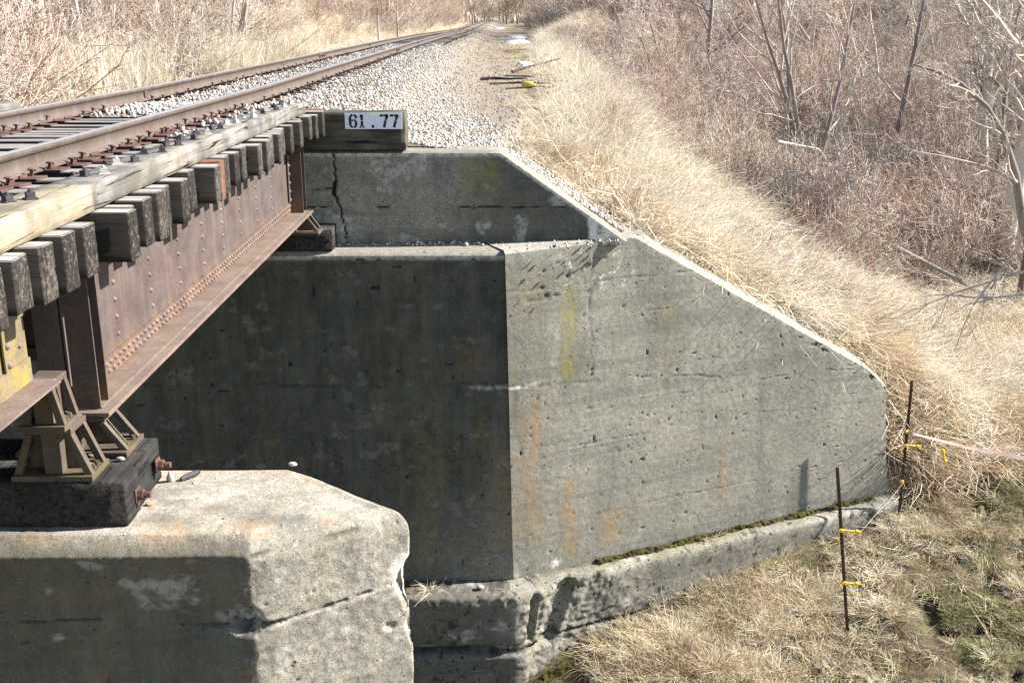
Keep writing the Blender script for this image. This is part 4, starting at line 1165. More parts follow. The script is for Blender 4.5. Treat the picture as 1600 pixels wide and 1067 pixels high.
def scatter(name, lib, P, rot, scl, idx, label):
    me = bpy.data.meshes.new(name)
    n = len(P)
    me.vertices.add(n)
    me.vertices.foreach_set('co', np.asarray(P, np.float32).ravel())
    for nm, ty, arr, key in (('rot', 'FLOAT_VECTOR', rot, 'vector'), ('scl', 'FLOAT_VECTOR', np.repeat(np.asarray(scl, float)[:, None], 3, 1) if np.ndim(scl) == 1 else scl, 'vector'), ('idx', 'INT', idx, 'value')):
        at = me.attributes.new(nm, ty, 'POINT')
        at.data.foreach_set(key, np.asarray(arr, np.int32 if ty == 'INT' else np.float32).ravel())
    o = bpy.data.objects.new(name, me)
    col.objects.link(o)
    g = bpy.data.node_groups.new(name, 'GeometryNodeTree')
    g.interface.new_socket('Geometry', in_out='INPUT', socket_type='NodeSocketGeometry')
    g.interface.new_socket('Geometry', in_out='OUTPUT', socket_type='NodeSocketGeometry')
    N = g.nodes.new
    gi, go = N('NodeGroupInput'), N('NodeGroupOutput')
    ci = N('GeometryNodeCollectionInfo'); ci.inputs[0].default_value = lib
    ci.inputs['Separate Children'].default_value = True; ci.inputs['Reset Children'].default_value = True
    ip = N('GeometryNodeInstanceOnPoints'); ip.inputs['Pick Instance'].default_value = True
    def at(nm, ty):
        a = N('GeometryNodeInputNamedAttribute'); a.data_type = ty; a.inputs['Name'].default_value = nm
        return [q for q in a.outputs if q.enabled and q.name == 'Attribute'][0]
    l = g.links.new
    l(gi.outputs[0], ip.inputs['Points']); l(ci.outputs[0], ip.inputs['Instance'])
    l(at('idx', 'INT'), ip.inputs['Instance Index'])
    e2r = N('FunctionNodeEulerToRotation')
    l(at('rot', 'FLOAT_VECTOR'), e2r.inputs[0]); l(e2r.outputs[0], ip.inputs['Rotation'])
    l(at('scl', 'FLOAT_VECTOR'), ip.inputs['Scale'])
    l(ip.outputs[0], go.inputs[0])
    md = o.modifiers.new('scatter', 'NODES'); md.node_group = g
    return tag(o, label, kind='stuff')

def rand_pts(n, x0, x1, y0, y1, wf=None, pw=1.0):
    """random plan points, y biased to the near side, thinned by the weight wf(x,y)"""
    X = rng.uniform(x0, x1, n); Y = y0 + (y1 - y0) * rng.random(n) ** pw
    if wf is not None:
        k = rng.random(n) < wf(X, Y)
        X, Y = X[k], Y[k]
    return X, Y

# bright limestone ballast
def bw_(X, Y):
    edge = .25 + .9 * (fbm(X * .9, Y * .5, 0, 3, 91) - .5) + np.interp(Y, [13, 14.8, 16, 22, 40], [1.3, 1.1, 0, -1.5, -2.3])
    w = (1 - sstep(X, edge - .5, edge + .5)) * sstep(X, -7.3, -6.6)
    return w
X1, Y1 = rand_pts(125000, -7.2, 2.2, 13.55, 46, bw_, 1.8)
k = (Y1 > 13.86) | ((X1 > -1.0) & (X1 < -.1) & (Y1 > 13.75)) | (X1 < -2.7)
X1, Y1 = X1[k], Y1[k]
Z1 = z_emb(X1, Y1)
far = np.interp(Y1, [13, 30, 46], [1, 1.1, 1.4])
s1 = rng.uniform(.018, .05, len(X1)) * rng.choice([.8, 1, 1, 1.4], len(X1)) * far
between = (np.abs(X1 - XR) < .11) | (np.abs(X1 - XL) < .11)
k = ~between
X1, Y1, Z1, s1 = X1[k], Y1[k], Z1[k], s1[k]
inb = (X1 > -5.6) & (X1 < -2.4)
Z1 = Z1 + s1 * rng.uniform(-.1, .45, len(X1)) + np.where(inb, rng.uniform(.03, .125, len(X1)) * np.interp(Y1, [13, 30, 46], [1, .9, .7]), 0) + np.where((X1 > -2.45) & (X1 < -1.9), rng.uniform(0, .07, len(X1)), 0)
# stones strewn over the last deck ties
nx = 700
Xd, Yd = rng.uniform(-4.7, -3.35, nx), 13.9 - 1.9 * rng.random(nx) ** 2
Xd2, Yd2 = rng.uniform(-3.16, -2.55, 130), 13.9 - 4.2 * rng.random(130) ** 1.6
Xd, Yd = np.concatenate([Xd, Xd2]), np.concatenate([Yd, Yd2])
sd_ = rng.uniform(.03, .075, len(Xd)); Zd = 7.0 + sd_ * .25
P = np.concatenate([np.stack([X1, Y1, Z1], -1), np.stack([Xd, Yd, Zd], -1)]); S = np.concatenate([s1, sd_])
scatter('ballast', lib_stone, P, rng.uniform(0, 6.28, (len(P), 3)), S, rng.integers(0, 6, len(P)), 'bright crushed limestone ballast round the rails and spilling over the abutment')
# older dull stones farther along and on the bench
X2, Y2 = rand_pts(26000, -8.2, 4.5, 16, 120, lambda X, Y: (1 - sstep(X, np.interp(Y, [16, 26, 60, 120], [.8, 1.5, 2.6, 4]), np.interp(Y, [16, 26, 60, 120], [1.5, 2.2, 3.4, 5]))), 1.8)
Z2 = z_emb(X2, Y2); s2 = rng.uniform(.018, .06, len(X2)) * np.interp(Y2, [16, 50, 120], [1, 1.5, 2.4])
k = (np.abs(X2 - XR) > .2) & (np.abs(X2 - XL) > .2)
scatter('old_ballast', lib_old, np.stack([X2, Y2, Z2 + .1 * s2], -1)[k], rng.uniform(0, 6.28, (k.sum(), 3)), s2[k], rng.integers(0, 6, k.sum()), 'dull older stones and cinders on the bench beside the track')
# grit along the seat
Xs = rng.uniform(-2.1, 1.5, 150); Ys = np.where(rng.random(150) < .6, rng.uniform(13.3, 13.45, 150), rng.uniform(13.05, 13.45, 150))
k = ~((Xs < -.2) & (Ys < 13.2)) ; Xs, Ys = Xs[k], Ys[k]
ss = rng.uniform(.02, .07, len(Xs)) * np.where((Xs > -1.3) & (Xs < -.3), 1.15, .8)
scatter('seat_gravel', lib_stone, np.stack([Xs, Ys, np.interp(Xs, [0, 1.7], [5.285, 5.33]) + .2 * ss], -1), rng.uniform(0, 6.28, (len(Xs), 3)), ss, rng.integers(0, 6, len(Xs)), 'loose white gravel lying along the abutment seat')

def pebble(x, y, z, s, lab, mat, k, sq=(1, .85, .65), rz=0.3):
    me = stone_me[k].copy(); me.materials.append(mat)
    o = obj('pebble', me, None, loc=(x, y, z + s * sq[2] * .24), rot=(.15, .1, rz), scale=(s * sq[0], s * sq[1] * 1.15, s * sq[2] * 1.2))
    tag(o, lab, 'stone')
pebble(-1.345, 6.29, 5.285, .062, 'white pebble at the far edge of the pier top', M['stone'], 0)
pebble(-1.889, 6.01, 5.288, .048, 'small white pebble lying right of the rusty spike on the pier', M['stone'], 2, (1, .7, .5))
pebble(-2.05, 6.04, 5.29, .085, 'pale green upright stone beside the bearing block', M['stone_green'], 3, (.6, .7, 1.5))
pebble(-2.075, 5.71, 5.29, .055, 'little red stone on the pier near the block corner', M['stone_red'], 4, (1, .7, .5))
pebble(-2.36, 5.62, 5.563, .06, 'white chip on the bearing block in front of the shoe', M['stone'], 1, (.8, .8, 1.2))
pebble(-2.43, 5.66, 5.563, .06, 'greyish white stone tucked against the shoe base', M['stone'], 5)
pebble(-2.37, 5.79, 5.563, .13, 'flat tan stone on the block between the two shoes', M['stone_old'], 2, (1.1, .7, .35))
pebble(-2.225, 5.735, 5.563, .055, 'rounded white stone alone on the block top', M['stone'], 0)
pebble(-.3, 12.6, .79, .12, 'whitish stone on the footing ledge below the corner', M['stone'], 3)
b = MB(); b.tube([(0, 0, 0), (.02, .025, .002), (.07, .085, .004), (.085, .105, .006)], [.012, .02, .02, .012], 8)
o = obj('spike', b.mesh('spike', True), M['darksteel'], loc=(-1.985, 6.04, 5.308)); o.name = 'drift_pin'
tag(o, 'short rusty steel pin lying on the pier top by the bearing block', 'pin')

# ------------------------------------------------------------------ grass
def tuft(name, n, h, w, lean, spread, mat, seed, segs=3, droop=.6, kinkv=.08, bias=(0, 0)):
    r = np.random.default_rng(seed)
    L = h * r.uniform(.45, 1.1, n)
    th = r.uniform(0, 2 * np.pi, n)
    rad = spread * np.sqrt(r.random(n))
    b0 = np.stack([rad * np.cos(th), rad * np.sin(th), 0 * th - .03], -1)
    az = th + r.normal(0, .7, n)
    tilt = np.abs(r.normal(0, lean, n))
    dx = np.sin(tilt) * np.cos(az) + bias[0] * r.uniform(.4, 1.3, n); dy = np.sin(tilt) * np.sin(az) + bias[1] * r.uniform(.4, 1.3, n); dz = np.cos(tilt)
    q = np.sqrt(dx * dx + dy * dy + dz * dz)
    d = np.stack([dx, dy, dz], -1) / q[:, None]
    side = np.stack([-d[:, 1], d[:, 0], 0 * az], -1) + r.normal(0, .3, (n, 3)); side /= np.linalg.norm(side, axis=1, keepdims=True)
    dr = droop * r.uniform(.2, 1.4, n)
    K = segs + 1
    V = np.zeros((n, K, 2, 3)); t_ = np.linspace(0, 1, K)
    hz = d.copy(); hz[:, 2] = 0; hz /= np.linalg.norm(hz, axis=1, keepdims=True) + 1e-6
    kink = r.normal(0, kinkv, (n, K, 3)) * t_[None, :, None]
    for k, tk in enumerate(t_):
        c = b0 + d * (L * tk)[:, None] + hz * (L * dr * tk * tk * .6)[:, None] - np.array([0, 0, 1.0]) * (L * dr * tk * tk * .55)[:, None] + kink[:, k] * L[:, None]
        c[:, 2] = np.maximum(c[:, 2], -.02 + .015 * r.random(n)) if k else c[:, 2]
        ww = w * (1 - .75 * tk) * r.uniform(.7, 1.3, n)
        V[:, k, 0] = c - side * ww[:, None] / 2; V[:, k, 1] = c + side * ww[:, None] / 2
    i = np.arange(n)[:, None] * K * 2 + np.arange(segs)[None] * 2
    F = np.stack([i, i + 1, i + 3, i + 2], -1).reshape(-1, 4)
    tint = np.repeat(r.random(n), K * 2) * .8 + np.tile(np.repeat(t_, 2), n) * .25
    me = np_mesh(name, V.reshape(-1, 3), [F], False, {'tint': tint})
    me.materials.append(mat)
    return me
def make_lib(name, meshes):
    c = library(name)
    for k, me in enumerate(meshes):
        c.objects.link(bpy.data.objects.new('%s_%02d' % (name, k), me))
    return c
lib_slope = make_lib('slope_tuft', [tuft('slope_tuft', 54, .42, .011, .95, .17, M['straw'], 400 + k, 4, 1.0, .15, bias=(.0, .0)) for k in range(5)])
lib_up = make_lib('upright_tuft', [tuft('upright_tuft', 30, .95, .010, .30, .12, M['straw_pale'], 420 + k, 5, .5, .12, bias=(.0, 0)) for k in range(4)])
lib_tall = make_lib('tall_tuft', [tuft('tall_tuft', 34, 1.45, .014, .2, .14, M['straw_pale'], 440 + k, 4, .3) for k in range(4)])
lib_mat = make_lib('mat_tuft', [tuft('mat_tuft', 44, .27, .010, 1.35, .16, M['mat'], 460 + k, 4, 1.2) for k in range(5)])
lib_turf = make_lib('turf_tuft', [tuft('turf_tuft', 50, .12, .009, .9, .13, M['turf'], 480 + k, 2, .9) for k in range(5)])

def tufts(name, lib, nlib, X, Y, zf, smin, smax, label, rz=True, tilt=.15, sy=None):
    Z = zf(X, Y)
    rot = np.stack([rng.normal(0, tilt, len(X)), rng.normal(0, tilt, len(X)), rng.uniform(0, 6.28, len(X)) if rz is True else rng.normal(0, rz, len(X))], -1)
    scatter(name, lib, np.stack([X, Y, Z], -1), rot, rng.uniform(smin, smax, len(X)), rng.integers(0, nlib, len(X)), label)

def behind_wall(X, Y): return Y > np.where(X < 6.02, edge_y(X) + .28, np.where(X < 6.75, 16.1, 0))
def brush01(X, Y):
    clear = sstep(np.hypot((X - 6.3) / 2.6, (Y - 82) / 16), .8, 1.05)
    nz = fbm(X * .4, Y * .4, 2, 3, 193) - .5
    lim = np.interp(Y, [14, 23, 26, 30, 40, 60, 90], [5.6, 5.1, 4.6, 3.9, 3.6, 3.6, 4.6]) + 2.0 * nz + 2.6 * (fbm(X * 1.1, Y * .7, 6, 2, 393) - .5)
    yb = np.interp(X, [5, 8, 10.6, 14, 20, 40], [21.5, 24.0, 25.5, 27.5, 31, 40]) + 3.0 * (fbm(X * .5, Y * .5, 5, 3, 293) - .5)
    return sstep(X, lim - .4, lim + 1.6) * sstep(Y, yb - 1.2, yb + 1.2) * clear
def slope_w(X, Y):
    lo = np.interp(Y, [13.5, 16, 20, 26, 60, 100], [1.9, 1.35, 1.3, 1.9, 2.9, 3.8]) + .6 * (fbm(X * .9, Y * .5, 4, 3, 94) - .5)
    return sstep(X, lo - .25, lo + .45) * (1 - .93 * brush01(X, Y)) * behind_wall(X, Y) *  (z_emb(X, Y, False) > z_low(X, Y, False) - .1)
Xa, Ya = rand_pts(60000, .6, 19, 13.2, 36, lambda X, Y: slope_w(X, Y) * (.25 + .75 * sstep(fbm(X * 1.6, Y * 1.6, 8, 3, 196), .36, .5)), 1.5)
tufts('dry_slope_grass', lib_slope, 5, Xa, Ya, z_emb, .6, 1.9, 'golden dry grass lying down the embankment slope behind the wing wall', tilt=.35)
Xa, Ya = rand_pts(9000, .6, 8, 30, 110, slope_w, 1.2)
tufts('distant_slope_grass', lib_slope, 5, Xa, Ya, z_emb, 1.4, 2.6, 'pale dry grass along the far edge of the bench', tilt=.3)
def crest_w(X, Y):
    lo = np.interp(Y, [13.5, 16, 20, 26, 60, 100], [1.9, 1.4, 1.4, 2.0, 3.0, 3.9])
    return np.exp(-((X - lo - 1.1) / 1.2) ** 2) * sstep(fbm(X * .9, Y * .6, 4, 3, 95), .48, .58) * behind_wall(X, Y)
Xs1, Ys1 = rand_pts(9000, 1, 17, 14, 34, lambda X, Y: slope_w(X, Y) * sstep(fbm(X * 1.1, Y * 1.1, 3, 3, 197), .42, .58) * (Y > edge_y(X) + .75), 1.2)
tufts('loose_straw_stalks', lib_up, 4, Xs1, Ys1, z_emb, .5, .95, 'loose bleached stalks standing out of the slope grass', tilt=.6)
Xa, Ya = rand_pts(26000, .9, 7.5, 14.5, 80, crest_w, 1.6)
tufts('upright_crest_grass', lib_up, 4, Xa, Ya, z_emb, .6, 1.25, 'upright bleached grass along the crest of the embankment', tilt=.1)
Xa, Ya = rand_pts(6000, -1.8, 2.6, 15.2, 70, lambda X, Y: .9 * sstep(fbm(X, Y * .7, 1, 3, 97), .42, .56) * (.15 + sstep(X, -1.2, 1.2)), 1.2)
tufts('sparse_bench_grass', lib_mat, 5, Xa, Ya, z_emb, .35, .75, 'thin dead grass growing through the bench gravel')

# left of the track
def left_w(X, Y): return sstep(-X, 6.9, 7.6) * (.35 + .65 * sstep(fbm(X * .5, Y * .3, 2, 3, 98), .4, .6))
Xa, Ya = rand_pts(6000, -11, -6.7, 13.5, 44, lambda X, Y: left_w(X, Y) * sstep(fbm(X * .8, Y * .6, 1, 3, 198), .48, .58), 1.3)
tufts('tall_pale_grass', lib_tall, 4, Xa, Ya, z_emb, .65, 1.15, 'tall pale grass standing along the far side of the track', tilt=.12)
Xa, Ya = rand_pts(15000, -26, -6.8, 14, 95, lambda X, Y: sstep(-X, 7, 7.8) * np.interp(Y, [14, 36, 46, 60], [.10, .2, .8, .9]), 1.0)
tufts('left_bank_grass', lib_slope, 5, Xa, Ya, z_emb, 1.0, 2.1, 'dry grass covering the bank left of the track', tilt=.3)

# low ground in front of the wing wall
def front_ok(X, Y):
    fy = 12.40 + np.clip(X - .16, 0, .7) * .66 + np.maximum(X - .86, 0) * .445
    return (Y < fy - .05) | (X > 6.35)
def turf_w(X, Y):
    h = fbm(X * 3.6, Y * 3.6, 1, 2, 33)
    hole = np.maximum(sstep(h, .53, .59) * sstep(X, 4.2, 5.4), .85 * sstep(fbm(X * 1.4, Y * 1.4, 2, 3, 133), .52, .62) * sstep(X, 4.0, 5.4))
    return front_ok(X, Y) * (1 - .97 * hole) * sstep(X, 1.2, 2.2) * np.where(z_emb(X, Y, False) > z_low(X, Y, False) + .25, 0, 1)
Xa, Ya = rand_pts(42000, 1.0, 13, 7.0, 17.5, turf_w)
tufts('winter_turf', lib_turf, 5, Xa, Ya, z_low, .4, .9, 'short trampled green and straw turf on the low ground')
def mat_w(X, Y):
    near = np.exp(-(((X - 2.1) / 1.6) ** 2 + ((Y - 11.6) / 1.4) ** 2)) + .8 * np.exp(-(((X - 6.5) / .7) ** 2 + ((Y - 14.7) / .6) ** 2)) + .8 * np.exp(-(((X - 3.7) / 1.2) ** 2 + ((Y - 12.9) / .7) ** 2))
    return front_ok(X, Y) * np.clip(near * 1.1 * (.35 + .65 * sstep(fbm(X * 1.5, Y * 1.5, 7, 3, 199), .4, .5)) + .015 + .07 * sstep(fbm(X * 1.1, Y * 1.1, 7, 3, 99), .45, .65), 0, 1) * (1 - .85 * sstep(fbm(X * 3.6, Y * 3.6, 1, 2, 33), .58, .66) * sstep(X, 4.4, 5.6)) * sstep(X, .9, 1.8)
Xa, Ya = rand_pts(24000, .6, 9, 7.5, 16.5, mat_w)
Zf = lambda X, Y: np.maximum(z_low(X, Y), np.where(X > 6.1, z_emb(X, Y), -9)) + .22 * np.exp(-(((X - 2.0) / 1.1) ** 2 + ((Y - 11.5) / .9) ** 2)) * (.5 + fbm(X * 2.5, Y * 2.5, 0, 2, 14))
tufts('matted_straw', lib_mat, 5, Xa, Ya, Zf, .45, 1.05, 'matted dead straw heaped below the footing and round the posts', tilt=.3)
# a few clumps on the footing ledge
for (x, y, sc, lab) in ((-.98, 12.62, .8, 'dry drooping grass clump growing on the shaded footing ledge'), (3.05, 13.95, .7, 'pale grass clump on the ledge under the wing wall'), (.05, 12.6, .45, 'small dead weed on the ledge by the wall corner')):
    me = tuft('grass_clump', 70, .36, .009, .45, .09, M['straw_pale'], int(900 + x * 10), 4, 1.5)
    o = obj('grass_clump', me, None, loc=(x, y, .74), scale=sc); tag(o, lab, 'grass clump')

# moss along the footing
def moss_strip(name, pts, w, h, sd, label):
    pts = np.array(pts, float)
    L = np.concatenate([[0], np.cumsum(np.linalg.norm(np.diff(pts, axis=0), axis=1))])
    s = np.linspace(0, L[-1], int(L[-1] / .02)); a = np.linspace(0, 1, 14)
    C = np.stack([np.interp(s, L, pts[:, k]) for k in range(3)], -1)
    tx = np.gradient(C[:, :2], axis=0); tx /= np.linalg.norm(tx, axis=1, keepdims=True)
    nn = np.stack([tx[:, 1], -tx[:, 0]], -1)
    wid = w * sstep(fbm(s * 1.7, 0, sd, 3, sd), .28, .6); hh = h * (.4 + fbm(s * 5, 1, sd, 3, sd + 1)) * sstep(wid / w, .05, .5)
    prof = np.sin(a * np.pi)
    V = np.zeros((len(s), 14, 3))
    off = (a - .1)[None] * wid[:, None]
    V[..., :2] = C[:, None, :2] + nn[:, None] * off[..., None]
    V[..., 2] = C[:, 2:3] + hh[:, None] * prof[None] ** .7 - .01
    q = fbm(V[..., 0] * 34, V[..., 1] * 34, V[..., 2] * 20, 3, sd + 5) - .5
    V[..., 2] += q * .08 * prof[None]; V[..., :2] += (nn[:, None] * (q * .10 * (a > .15)[None])[..., None])
    i = np.arange(len(s) - 1)[:, None] * 14 + np.arange(13)[None]
    F = np.stack([i, i + 1, i + 15, i + 14], -1).reshape(-1, 4)
    o = obj(name, np_mesh(name, V.reshape(-1, 3), [F], True), M['moss']); tag(o, label, kind='stuff')
moss_strip('moss', [(1.3, 13.38, .755), (6.1, 15.53, .755)], .12, .075, 5, 'brown green moss along the foot of the wing wall')
moss_strip('moss', [(2.4, 13.52, .0), (5.9, 15.08, .30)], .2, .12, 15, 'bright moss where the footing meets the turf')
moss_strip('moss', [(.3, 12.25, -.52), (1.0, 12.75, -.36), (1.6, 13.0, -.2)], .3, .12, 25, 'green moss at the bottom corner of the footing')

# ------------------------------------------------------------------ shrubs and trees
class Grow:
    def __init__(self, seed):
        self.r = np.random.default_rng(seed)
        self.wood, self.twigs = [], []
    def path(self, p, d, L, k, wob, up):
        pts = [np.array(p, float)]
        d = np.array(d, float) / np.linalg.norm(d)
        for i in range(k - 1):
            d = d + self.r.normal(0, wob, 3) + np.array([0, 0, up])
            d /= np.linalg.norm(d)
            pts.append(pts[-1] + d * L / (k - 1))
        return np.array(pts)
    def side(self, d, ang):
        v = self.r.normal(size=3); v -= d * np.dot(v, d); v /= np.linalg.norm(v) + 1e-9
        return d * math.cos(ang) + v * math.sin(ang)
    def sprout(self, P, rad, L, level, spec):
        """children along the path P"""
        if level >= len(spec): return
        n, fl, t0, ang, wob, up, k, rf = spec[level]
        m = len(P)
        for i in range(n):
            t = t0 + (1 - t0) * (i + self.r.random()) / n
            f = t * (m - 1); a = min(int(f), m - 2); w = f - a
            p = P[a] * (1 - w) + P[a + 1] * w
            r0 = rad[a] * (1 - w) + rad[a + 1] * w
            d = P[a + 1] - P[a]; d /= np.linalg.norm(d)
            l = L * fl * self.r.uniform(.55, 1.15) * (1.15 - .55 * t)
            Q = self.path(p, self.side(d, ang * self.r.uniform(.6, 1.3)), l, k, wob, up)
            q0 = max(min(r0 * .7, r0 * rf), .0022)
            rr = np.linspace(q0, q0 * .3, k)
            (self.twigs if level >= 1 else self.wood).append((Q, rr))
            self.sprout(Q, rr, l, level + 1, spec)
    def trunk(self, p, d, L, r, k, wob, up, spec, taper=.25):
        P = self.path(p, d, L, k, wob, up)
        rr = np.linspace(r, r * taper, k); rr[0] *= 1.25
        self.wood.append((P, rr))
        self.sprout(P, rr, L, 0, spec)
        return P
def scale_r(polys, f, mn=0): return [(p, np.maximum(r * f, mn)) for p, r in polys]

def make_tree(seed, H, r, lean=(0, 0), dens=1.0, low=.25, stems=1, twig_min=.004):
    g = Grow(seed)
    spec = [(int(13 * dens), .48, low, .85, .13, .05, 7, .55), (int(7 * dens), .5, .2, .75, .16, .03, 5, .5), (5, .5, .15, .7, .2, .02, 4, .55), (4, .55, .1, .7, .2, 0, 3, .6)]
    for s in range(stems):
        d = (lean[0] + (g.r.normal(0, .22) if stems > 1 else 0), lean[1] + (g.r.normal(0, .22) if stems > 1 else 0), 1)
        g.trunk((g.r.normal(0, .08) if stems > 1 else 0, g.r.normal(0, .08) if stems > 1 else 0, -.15), d, H * g.r.uniform(.85, 1.05), r, 10, .05, .02, spec)
    return g.wood, scale_r(g.twigs, 1.0, twig_min)

def make_shrub(seed, H, stems, dens=1.0, arch=.0, rt=.004):
    g = Grow(seed)
    spec = [(int(6 * dens), .42, .25, .6, .16, .02, 4, .7), (4, .5, .2, .7, .2, .0, 3, .7)]
    for s in range(stems):
        th = g.r.uniform(0, 6.28); ti = abs(g.r.normal(0, .38))
        g.trunk((.22 * math.cos(th) * g.r.random(), .22 * math.sin(th) * g.r.random(), -.1), (math.sin(ti) * math.cos(th), math.sin(ti) * math.sin(th), math.cos(ti)), H * g.r.uniform(.5, 1.1), rt * g.r.uniform(1.2, 2.2), 7, .12, -arch, spec, .4)
    return scale_r(g.wood + g.twigs, 1.0, rt * .75)

def lib_meshes(name, polys_list, mats, s=3):
    out = []
    for k, (pl, mt) in enumerate(zip(polys_list, mats)):
        me = tubes_mesh(name, pl, s); me.materials.append(mt); out.append(me)
    return make_lib(name, out)

sh = [make_shrub(600 + k, 1.9, 20, 1.0, .06, .0075) for k in range(6)]
lib_brush = lib_meshes('brush', sh, [M['twig'], M['twig_grey'], M['twig_mauve'], M['twig'], M['twig_grey'], M['twig_mauve']])
sh2 = [make_shrub(620 + k, 2.6, 16, 1.0, .10, .009) for k in range(4)]
lib_brush2 = lib_meshes('tall_brush', sh2, [M['twig'], M['twig_grey'], M['twig_mauve'], M['twig_grey']])
sh3 = [make_shrub(640 + k, 1.3, 22, .7, .02, .006) for k in range(2)]
lib_red = lib_meshes('red_brush', sh3, [M['twig_red']] * 2)

def brush_w(X, Y):
    return brush01(X, Y) * (.5 + .5 * sstep(fbm(X * .3, Y * .3, 3, 3, 194), .35, .6)) * (X < Y * .62 + 6)
Xa, Ya = rand_pts(6200, 3.5, 60, 15.5, 78, brush_w, 1.25)
tufts('brush_thicket', lib_brush, 6, Xa, Ya, z_emb, .6, 1.25, 'tangled bare twiggy brush filling the hollow right of the embankment', tilt=.2)
Xa, Ya = rand_pts(1700, 5, 80, 21, 120, lambda X, Y: brush_w(X - 1, Y) * .9, 1.1)
tufts('tall_brush_thicket', lib_brush2, 4, Xa, Ya, z_emb, .8, 1.5, 'taller grey bare bushes rising behind the low brush', tilt=.15)
Xa, Ya = rand_pts(1100, 1.5, 9, 15, 36, lambda X, Y: slope_w(X, Y) * (Y > edge_y(X) + .6) * sstep(fbm(X * .7, Y * .7, 6, 3, 299), .52, .60), 1.1)
tufts('slope_weeds', lib_brush, 6, Xa, Ya, z_emb, .2, .55, 'brown dead weed stems standing in the slope grass', tilt=.3)
Xa, Ya = rand_pts(900, 4.5, 13, 22, 55, lambda X, Y: .35 * brush01(X, Y) * (1 - brush01(X - 1.3, Y - .8)), 1.0)
tufts('red_stem_brush', lib_red, 2, Xa, Ya, z_emb, .6, 1.1, 'dark red stemmed low brush at the top edge of the thicket', tilt=.2)
Xa, Ya = rand_pts(4200, -40, -7.2, 14.5, 95, lambda X, Y: np.exp(-np.maximum(-8.8 - X, 0) / 14) * sstep(-X, 7.0 + .012 * Y, 8.0 + .04 * Y) * np.interp(Y, [17, 32, 42, 72, 95], [1, .6, .06, .06, .3]), 1.0)
k = ~((Xa > -10.4) & (Ya < 25.5) & (np.abs(Xa / Ya + .398) < .045) & (rng.random(len(Xa)) < .85))
Xa, Ya = Xa[k], Ya[k]
tufts('left_brush', lib_brush, 6, Xa, Ya, z_emb, .7, 1.35, 'pale bare brush behind the tall grass left of the track', tilt=.2)
Xa, Ya = rand_pts(650, -60, -10.5, 26, 120, lambda X, Y: 1 - .95 * ((X > -17) & (Y > 32) & (Y < 76)), 1.0)
tufts('tall_left_brush', lib_brush2, 4, Xa, Ya, z_emb, .9, 1.7, 'tall bare bushes on the left bank', tilt=.15)
# dead leaves and low straw under the brush
Xa, Ya = rand_pts(9000, 6, 45, 15, 60, lambda X, Y: (X < Y * .62 + 5) * brush01(X, Y), 1.3)
tufts('thicket_litter', lib_mat, 5, Xa, Ya, z_emb, 1.1, 2.4, 'dead grass and leaf litter under the brush', tilt=.3)

# trees: background woodland as one mass, the ones that stand out one by one
tv = [make_tree(700 + k, 9.5, .13, (random.uniform(-.1, .1), random.uniform(-.1, .1)), 1.0, .2, 1, .009) for k in range(4)] + [make_tree(720 + k, 7.5, .075, (0, 0), .75, .2, 3, .008) for k in range(2)]
lib_tree = lib_meshes('bare_tree', [w + t_ for w, t_ in tv], [M['bark'], M['twig_grey'], M['twig'], M['bark'], M['twig_grey'], M['twig']], 4)
Xa, Ya = rand_pts(3800, -60, 60, 66, 250, lambda X, Y: np.where(X < 0, sstep(-X, 8.2, 9.5) * sstep(Y, 74, 84), sstep(X, 4.2, 6.5) * sstep(np.hypot((X - 6.3) / 2.6, (Y - 82) / 16), .8, 1.05)) * np.exp(-np.abs(X) / 28) * (np.abs(X) < Y * .6), 1.0)
tufts('cutting_brush', lib_brush2, 4, Xa, Ya, z_emb, .8, 1.7, 'bare brush closing in on both sides of the distant cutting', tilt=.15)
def wood_w(X, Y): return np.where(X < 0, sstep(-X, np.interp(Y, [32, 70, 100], [10.5, 11.5, 9]), np.interp(Y, [32, 70, 100], [15, 17, 12])), sstep(X, 7.0, 11))
Xa, Ya = rand_pts(900, -95, 95, 32, 260, wood_w, 1.0)
k = (np.abs(Xa) < Ya * .62 + 12)
tufts('woodland', lib_tree, 6, Xa[k], Ya[k], z_emb, .75, 1.4, 'leafless grey woodland on the banks in the distance', tilt=.06)
Xa, Ya = rand_pts(190, -34, 30, 270, 400, None, 1.0)
k = np.abs(Xa + 2.6) > 1.9
tufts('distant_woodland', lib_tree, 6, Xa[k], Ya[k], z_emb, 1.0, 1.7, 'hazy bare trees closing the far end of the cutting', tilt=.05)

def tree(x, y, H, r, seed, bark_, lab, lean=(0, 0), dens=.8, low=.3, stems=1, twig='twig_grey', cat='tree', tm=.006):
    w, tw = make_tree(seed, H, r, lean, dens, low, stems, tm)
    z = float(z_emb(x, y))
    t_ = thing('bare_tree', (x, y, z), lab, cat)
    off = np.array([x, y, z])
    obj('trunk', tubes_mesh('trunk', [(p + off, rr) for p, rr in w[:1]] if stems == 1 else [(p + off, rr) for p, rr in w if len(p) == 10], 9), M[bark_], t_)
    rest = w[1:] if stems == 1 else [q for q in w if len(q[0]) != 10]
    obj('crown', tubes_mesh('crown', [(p + off, rr) for p, rr in rest + tw], 4), M[twig], t_)
    return t_
tree(9.9, 34.5, 9, .10, 801, 'bark', 'slender grey multi-stemmed tree rising from the brush right of the bench', (-.03, 0), .7, .25, 4)
tree(13.3, 27.5, 11, .27, 802, 'bark_pale', 'thick pale-barked tree standing among the brush at the right', (.02, .02), .9, .3)
tree(12.45, 24.6, 10, .08, 803, 'bark_dark', 'dark reddish upright stem at the right-hand end of the thicket', (.0, 0), .7, .4)
tree(16.6, 36, 9, .2, 804, 'bark_pale', 'pale trunk partly hidden behind the arching tree', (-.06, 0), .8, .3)
